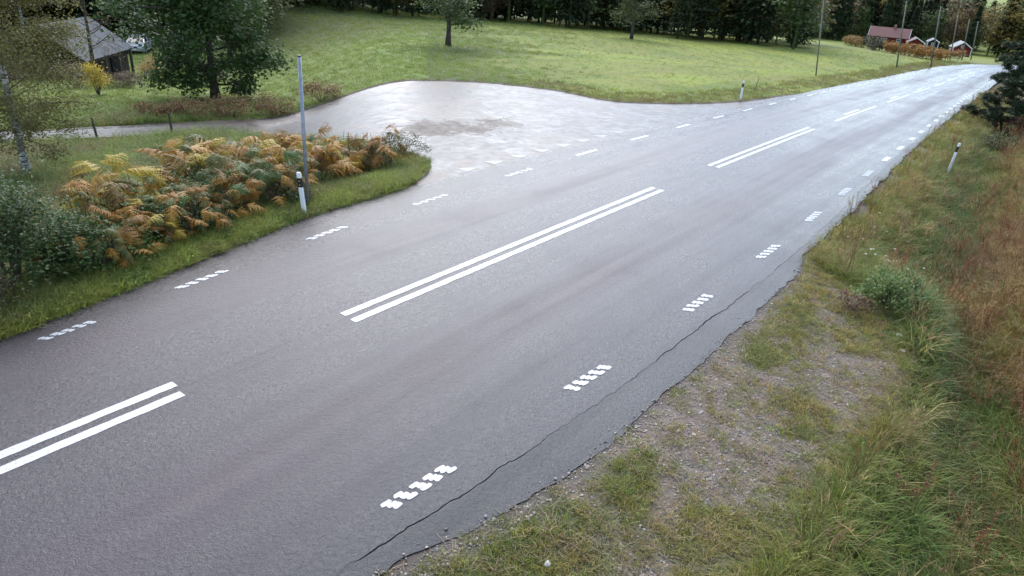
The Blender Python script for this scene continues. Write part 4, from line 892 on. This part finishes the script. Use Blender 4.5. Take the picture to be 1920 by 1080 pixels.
def fence_post(x, y, h, lean, label):
    t = empty('fence_post', put(x, y, -.05)); t.rotation_euler = (0, lean, 0); tag(t, label, 'fence post', 'old fence posts by the gravel track'); m = MB(); m.tube([(0, 0, -.2), (.01, 0, h * .5), (0, .01, h)], [.045, .042, .036], 8); m.build('shaft', MAT['grey_wood'], t); m = MB(); m.tube([(0, 0, h - .001), (.01, 0, h + .035)], [.036, .012], 8); m.build('pointed_top', MAT['grey_wood'], t)
fence_post(-17.0, 23.35, .75, -.06, 'weathered fence post just right of the birch trunk'); fence_post(-15.2, 24.3, .95, -.10, 'middle weathered fence post in front of the wet gravel track'); fence_post(-13.15, 25.6, .95, -.02, 'right weathered fence post in front of the wet gravel track')
t = empty('stick', put(13.04, 41.33)); t.rotation_euler = (0, .16, 0); tag(t, 'thin leaning stick in the grass right of the upright delineator post', 'stick'); m = MB(); m.tube([(0, 0, -.15), (0, 0, .75)], [.022, .016], 6); m.build('shaft', MAT['grey_wood'], t); m = MB(); m.tube([(0, 0, .745), (0, 0, .775)], [.018, .008], 6); m.build('tip', MAT['grey_wood'], t)

# stones on the verge
def stone(x, y, s, col, label, seed):
    bm = bmesh.new(); bmesh.ops.create_icosphere(bm, subdivisions=3, radius=.5); r = random.Random(seed); pl = [(Vector((r.gauss(0, 1), r.gauss(0, 1), r.gauss(0, .7))).normalized(), r.uniform(.30, .42)) for _ in range(9)]
    for v in bm.verts:
        for n_, d_ in pl:
            k = v.co.dot(n_) - d_
            if k > 0: v.co -= n_ * k * .9
        v.co = Vector((v.co.x * 1.2, v.co.y, v.co.z * .8))
    me = bpy.data.meshes.new('stone'); bm.to_mesh(me); bm.free(); t_ = NT('stone_%d' % seed); n = t_.noise(t_.coord(), 9, 5, .7); t_.set(t_.ramp(n, [(.3, tuple(c * .7 for c in col)), (.7, col)]), .8, t_.bump(n, .5, .02)); me.materials.append(t_.m)
    o = link(bpy.data.objects.new('stone', me)); o.location = put(x, y, s * .22); o.scale = (s, s, s); o.rotation_euler = (0, 0, seed); tag(o, label, 'stone', 'loose stones on the right verge')
stone(7.15, 10.5, .24, (.33, .27, .21), 'fist-sized beige stone at the right end of the gravel pull-off', 1); stone(6.75, 10.75, .10, (.5, .49, .46), 'small whitish stone left of the beige stone', 2); stone(6.55, 10.2, .07, (.55, .54, .5), 'tiny white stone lying on the gravel below the beige stone', 3); stone(.55, 5.05, .075, (.55, .53, .5), 'small pale stone in the grass at the bottom of the picture', 4)

# ---------------------------------------------------------------- buildings
def shed(name, label, cat, loc, rz, L, W, eave, rise, wall_m, roof_m, over=.35, windows=(), trim=None, foundation=None, chimney=False):
    """gabled building: ridge along local X, gables at both ends; windows: (face, along, z0, w, h)"""
    t = empty(name, loc, rz); tag(t, label, cat); m = MB(); x, y = L / 2, W / 2
    v = [(-x, -y, -.6), (x, -y, -.6), (x, y, -.6), (-x, y, -.6), (-x, -y, eave), (x, -y, eave), (x, y, eave), (-x, y, eave), (-x, 0, eave + rise), (x, 0, eave + rise)]
    m.add(v, [(0, 1, 5, 4), (2, 3, 7, 6), (1, 2, 6, 9, 5), (3, 0, 4, 8, 7), (3, 2, 1, 0)]); m.build('wall', wall_m, t)
    ang = math.atan2(rise, W / 2); sl = math.hypot(W / 2, rise) + over; rf = None
    for s in (-1, 1):
        r = MB(); c = Vector((0, s * (sl / 2) * math.cos(ang), eave + rise + .07 - (sl / 2) * math.sin(ang))); R = Matrix.Rotation(-s * ang, 3, 'X'); r.box(c, (L + 2 * over, sl, .10), mat=R); o = r.build('roof', roof_m, t); rf = rf or o
    if chimney: c = MB(); c.box((L * .1, 0, eave + rise + .4), (.55, .55, .9)); c.build('chimney', simple('brick_chimney', (.25, .12, .09)), rf)
    if trim:
        for e in (-1, 1):
            for s in (-1, 1):
                r = MB(); c = Vector((e * (x + over + .03), s * (sl / 2) * math.cos(ang), eave + rise + .05 - (sl / 2) * math.sin(ang))); r.box(c, (.05, sl + .02, .20), mat=Matrix.Rotation(-s * ang, 3, 'X')); r.build('bargeboard', trim, t)
            for s in (-1, 1): r = MB(); r.box((e * (x + .01), s * (y + .01), eave / 2 - .1), (.14, .14, eave + .2)); r.build('corner_board', trim, t)
    for face, al, z0, w, h in windows:
        if face in ('+x', '-x'): sg = 1 if face == '+x' else -1; c = Vector((sg * (x + .03), al, z0 + h / 2)); d = (.07, w, h); pd = (.05, w - .16, h - .16); ofs = Vector((sg * .025, 0, 0)); mu = (.09, .05, h - .1); mv = (.09, w - .1, .05)
        else: sg = 1 if face == '+y' else -1; c = Vector((al, sg * (y + .03), z0 + h / 2)); d = (w, .07, h); pd = (w - .16, .05, h - .16); ofs = Vector((0, sg * .025, 0)); mu = (.05, .09, h - .1); mv = (w - .1, .09, .05)
        f = MB(); f.box(c, d); fo = f.build('window', MAT['white_trim'], t); p = MB(); p.box(c + ofs, pd); p.build('pane', MAT['glass'], fo); q = MB(); q.box(c + ofs * 1.02, mu); q.box(c + ofs * 1.01, mv); q.build('glazing_bar', MAT['white_trim'], fo)
    return t
MAT['white_trim'] = simple('white_trim', (.72, .72, .70), .6, .06); tg = NT('window_glass'); MAT['glass'] = tg.set((.02, .025, .03), .08, spec=.6)
MAT['falu_red'] = mat_planks('red_boards', (.17, .026, .020), 4.0, 'Y'); MAT['falu_red_x'] = mat_planks('red_boards_long', (.16, .026, .020), 4.0, 'X'); MAT['old_timber'] = mat_planks('old_timber', (.060, .045, .035), 2.6, 'Z', .85, .35); MAT['dark_boards'] = mat_planks('dark_boards', (.022, .018, .018), 4.0, 'Y')
MAT['grey_roof'] = mat_planks('grey_roof', (.17, .175, .185), 2.4, 'X', .5, .7); MAT['tile_roof'] = mat_planks('pinkish_tile_roof', (.20, .10, .085), 3.0, 'X', .7, .7)
def mat_tin():
    t = NT('shadow_mottled_tin_roof'); ob = t.coord('Object'); w = t.new('ShaderNodeTexWave'); w.bands_direction = 'X'; t.l.new(ob, w.inputs['Vector']); w.inputs['Scale'].default_value = 5.0; n = t.noise(ob, 1.6, 5, .65, .8)
    return t.set(t.mix(t.rng(n, .45, .62), (.075, .085, .095), (.03, .033, .033)), .75, t.bump(w.outputs['Fac'], .6, .03), metal=0.0, spec=.25)  # darker blotches paint branch shadows into the grey roof colour
MAT['tin'] = mat_tin()
# old timber barn (ridge runs away from the road)
bx, by = -31.9, 49.4
barn = shed('timber_barn', 'small dark timber barn with pale grey tin roof beyond the lawn', 'barn', (bx, by, -4.05), math.radians(98), 7.2, 5.0, 2.0, 1.75, MAT['old_timber'], MAT['tin'], .45)
for q in (-3.3, -1.1, 1.1, 3.3):
    m = MB(); m.box((q, -2.85, .6), (.16, .16, 2.6)); m.build('porch_post', MAT['grey_wood'], barn)
m = MB(); m.box((1.2, -2.56, .8), (1.5, .08, 1.7)); d_ = m.build('door', MAT['dark_boards'], barn); m = MB(); m.box((.65, -2.62, .8), (.04, .05, .2)); m.build('handle', MAT['galv'], d_)
def gz(x, y): return float(ground(x, y))
shed('red_cottage', 'small red wooden cottage with grey roof and two white windows in its gable', 'house', (100.8, 174.5, gz(100.8, 174.5) - .05), math.radians(-112), 6.0, 3.7, 2.0, 1.25, MAT['falu_red'], MAT['grey_roof'], .3, [('+x', -.1, 1.95, .62, .62), ('+x', .45, .25, .85, .8), ('-y', -1.2, .6, .8, .9)], MAT['white_trim'])
shed('dark_shed', 'small dark shed with white gable trim and one white window behind the orange hedge', 'shed', (101.5, 188.5, -6.1), math.radians(-112), 3.2, 2.4, 1.35, .75, MAT['dark_boards'], MAT['grey_roof'], .22, [('+x', .05, .35, .85, .8)], MAT['white_trim'])
shed('red_farmhouse', 'long red farmhouse with reddish brown tiled roof partly hidden by the orange hedge', 'house', (89.0, 186.0, -6.4), math.radians(-28), 8.4, 4.6, 2.3, 1.9, MAT['falu_red_x'], MAT['tile_roof'], .4, [('-y', -2.6, .8, .9, 1.1), ('-y', -.6, .8, .9, 1.1), ('-y', 2.4, .8, .9, 1.1)], MAT['white_trim'], chimney=True)
shed('red_outbuilding', 'lower red outbuilding with brown roof leaning against the right end of the farmhouse', 'house', (93.0, 180.5, -6.4), math.radians(-112), 4.4, 3.6, 1.7, 1.0, MAT['falu_red'], MAT['tile_roof'], .3, [('+x', 0, .5, .8, .8)], MAT['white_trim'])

# hedges in front of the houses
def hedge(name, p0, p1, h, w, n, size, cols, label, seed, hvar=.12):
    r = random.Random(seed); root = empty(name, put(*p0)); tag(root, label, 'hedge'); o = Vector((p0[0], p0[1], gz(*p0))); cl = []; L = math.hypot(p1[0] - p0[0], p1[1] - p0[1]); st = MB()
    for i in range(int(L * 9)):
        t = r.random(); x = p0[0] + (p1[0] - p0[0]) * t; y = p0[1] + (p1[1] - p0[1]) * t; e = Vector((r.uniform(-.5, .5) * w, r.uniform(-.5, .5) * w, 0)); hh = h * (1 + hvar * math.sin(t * 9 + seed) + r.gauss(0, .05)); z = gz(x, y); c = Vector((x, y, z)) + e + Vector((0, 0, hh * math.sqrt(r.random()))) - o; cl.append(c)
        if i % 6 == 0: st.tube([(c.x, c.y, z - o.z - .1), (c.x, c.y, c.z)], [.03, .01], 4)
    st.build('stems', MAT['twig'], root); leaf_cloud(seed, cl, n, size, .22).build('foliage', mat_leaf(name + '_%d' % seed, cols, .3, .9), root)
hedge('autumn_hedge', (65.2, 135.5), (61.6, 110.5), 1.65, 1.8, 9000, .26, [(.14, .12, .03), (.30, .16, .04), (.44, .22, .06)], 'long orange autumn hedge in front of the red farmhouse', 3)
hedge('autumn_hedge', (75.0, 138.0), (86.0, 147.0), 1.2, 1.4, 3000, .24, [(.15, .10, .04), (.28, .15, .05), (.32, .2, .07)], 'short orange hedge below the red cottage', 6)
hedge('grey_hedge', (71.5, 158.5), (66.5, 141), 2.0, 2.2, 4500, .28, [(.04, .05, .025), (.07, .075, .04), (.10, .09, .05)], 'grey green hedge at the top of the bright field left of the farmhouse', 8)
hedge('autumn_hedge', (74.0, 174.0), (70.5, 158.5), 1.9, 2.0, 4000, .28, [(.12, .12, .03), (.25, .16, .05), (.33, .19, .06)], 'orange and yellow bushes along the top edge of the bright field', 9)

# ---------------------------------------------------------------- parked car behind the barn
def car(loc, rz, label):
    t = empty('parked_car', loc, rz); tag(t, label, 'car'); paint = simple('silver_paint', (.50, .52, .56), .25, .04, 3, .5); gl = MAT['glass']; blk = MAT['black_plastic']
    prof = [(-2.1, .35), (-2.12, .75), (-2.0, .95), (-1.25, 1.0), (1.2, .98), (2.0, .82), (2.12, .6), (2.1, .32), (1.75, .25), (-1.75, .25)]
    b = MB(); n = len(prof); ys = [(-.86, .93), (-.80, 1.0), (.80, 1.0), (.86, .93)]; vs = [(x * (.985 if k in (0, 3) else 1), y, .3 + (z - .3) * s) for k, (y, s) in enumerate(ys) for x, z in prof]
    fs = [tuple(range(n - 1, -1, -1)), tuple(3 * n + i for i in range(n))] + [(k * n + i, k * n + (i + 1) % n, (k + 1) * n + (i + 1) % n, (k + 1) * n + i) for k in range(3) for i in range(n)]; b.add(vs, [tuple(reversed(f)) for f in fs]); bevel(b.build('body', paint, t), .03)
    c = MB(); cv = [(-1.85, -.74, .98), (1.05, -.74, .98), (1.05, .74, .98), (-1.85, .74, .98), (-1.35, -.58, 1.44), (.25, -.58, 1.44), (.25, .58, 1.44), (-1.35, .58, 1.44)]
    c.add(cv, [(0, 1, 5, 4), (1, 2, 6, 5), (2, 3, 7, 6), (3, 0, 4, 7), (4, 5, 6, 7)]); c.build('cabin_glass', gl, t); r = MB(); r.box((-.55, 0, 1.46), (1.7, 1.2, .06)); bevel(r.build('roof', paint, t), .02)
    for x0, x1 in ((-1.85, -1.35), (1.05, .25), (-.45, -.5)):
        for s in (-1, 1): p = MB(); p.tube([(x0, s * .75, .98), (x1, s * .59, 1.45)], .035, 6); p.build('pillar', paint, t)
    for x in (-1.3, 1.32):
        for s in (-1, 1):
            w = MB(); w.tube([(x, s * .68, .31), (x, s * .88, .31)], .31, 20); wo_ = w.build('tyre', blk, t); h = MB(); h.tube([(x, s * .85, .31), (x, s * .89, .31)], .2, 14); h.build('rim', MAT['galv'], wo_)
    for s in (-1, 1):
        l = MB(); l.box((2.08, s * .62, .66), (.08, .36, .15)); l.build('headlight', MAT['reflector_white'], t); l = MB(); l.box((-2.09, s * .68, .78), (.06, .22, .2)); l.build('tail_light', simple('tail_red', (.3, .02, .02), .2), t); l = MB(); l.box((.75, s * .93, 1.0), (.12, .16, .11)); l.build('mirror', paint, t)
    l = MB(); l.box((2.13, 0, .5), (.03, .52, .11)); l.build('number_plate', MAT['white_trim'], t); l = MB(); l.box((2.12, 0, .66), (.03, .7, .12)); l.build('grille', blk, t)
car((-36.2, 66.6, gz(-36.2, 66.6) + .0), math.radians(-75), 'silver car parked on the lawn behind the right end of the barn')

# ---------------------------------------------------------------- the wood behind everything (one far mass)
def far_wood():
    pr = []
    for i in range(3):                                                   # spruces
        r = random.Random(200 + i); mb = MB(); H = 14.0
        for k in range(1500):
            t = r.random() ** .8; z = 1 + (H - 1) * t; R = (1 - t) * 2.7 * (0.75 + .35 * math.sin(z * 4.2)) + .1; an = r.uniform(0, 6.28); rr = R * r.uniform(.35, 1.0); c = Vector((rr * math.cos(an), rr * math.sin(an), z - .25 * rr)); leaf(mb, c, (math.cos(an), math.sin(an), -.35 + r.gauss(0, .2)), r.uniform(.5, .9), r, .5)
        mb.tube([(0, 0, -.5), (0, 0, H)], [.18, .03], 6); pr.append(proto('spruce_%d' % i, mb, MAT['weed']))
    for i in range(3):                                                   # leaf trees
        r = random.Random(300 + i); mb = MB(); cl = [Vector((r.gauss(0, 1.6), r.gauss(0, 1.6), r.uniform(2.5, 11))) for _ in range(34)]
        lc = leaf_cloud(310 + i, cl, 1700, .5, .75, .8); mb.add(lc.v, lc.f); mb.tube([(0, 0, -.5), (0, 0, 8)], [.2, .06], 6); pr.append(proto('broadleaf_%d' % i, mb, MAT['weed']))
    P = []; idx = []; col = []; S = []
    def fill(n, az0, az1, d0, d1, share, tone):
        for _ in range(n):
            az = math.radians(rng.uniform(az0, az1)); d = rng.uniform(d0, d1); x, y = d * math.sin(az), d * math.cos(az); a, b = to_ab(x, y); u = float(b - road_c(a))
            if -14 < u < 9: continue
            k = rng.random() < share; P.append((x, y, gz(x, y))); idx.append(int(rng.integers(0, 3)) + (0 if k else 3)); S.append(rng.uniform(.75, 1.35)); col.append(np.array((.036, .055, .022) if k else tone[int(rng.integers(0, len(tone)))]) * rng.uniform(.75, 1.25))
    tone = [(.081, .119, .036), (.109, .137, .043), (.182, .164, .050), (.255, .192, .055), (.155, .101, .055)]
    fill(230, -47, -20, 84, 150, .25, [(.146, .127, .055), (.109, .119, .046), (.182, .146, .064)]); fill(320, -25, 20, 112, 190, .5, tone); fill(300, 16, 36, 228, 330, .5, tone); fill(120, 36.5, 50, 60, 160, .7, tone); fill(60, -62, -44, 30, 110, .4, tone)
    n = len(P); scatter('far_wood', pr, np.array(P), np.c_[np.zeros(n), np.zeros(n), rng.uniform(0, 6.28, n)], np.array(S), np.array(col), np.array(idx), 'mixed wood of dark spruces and autumn leaf trees far behind', 'wood')
far_wood()
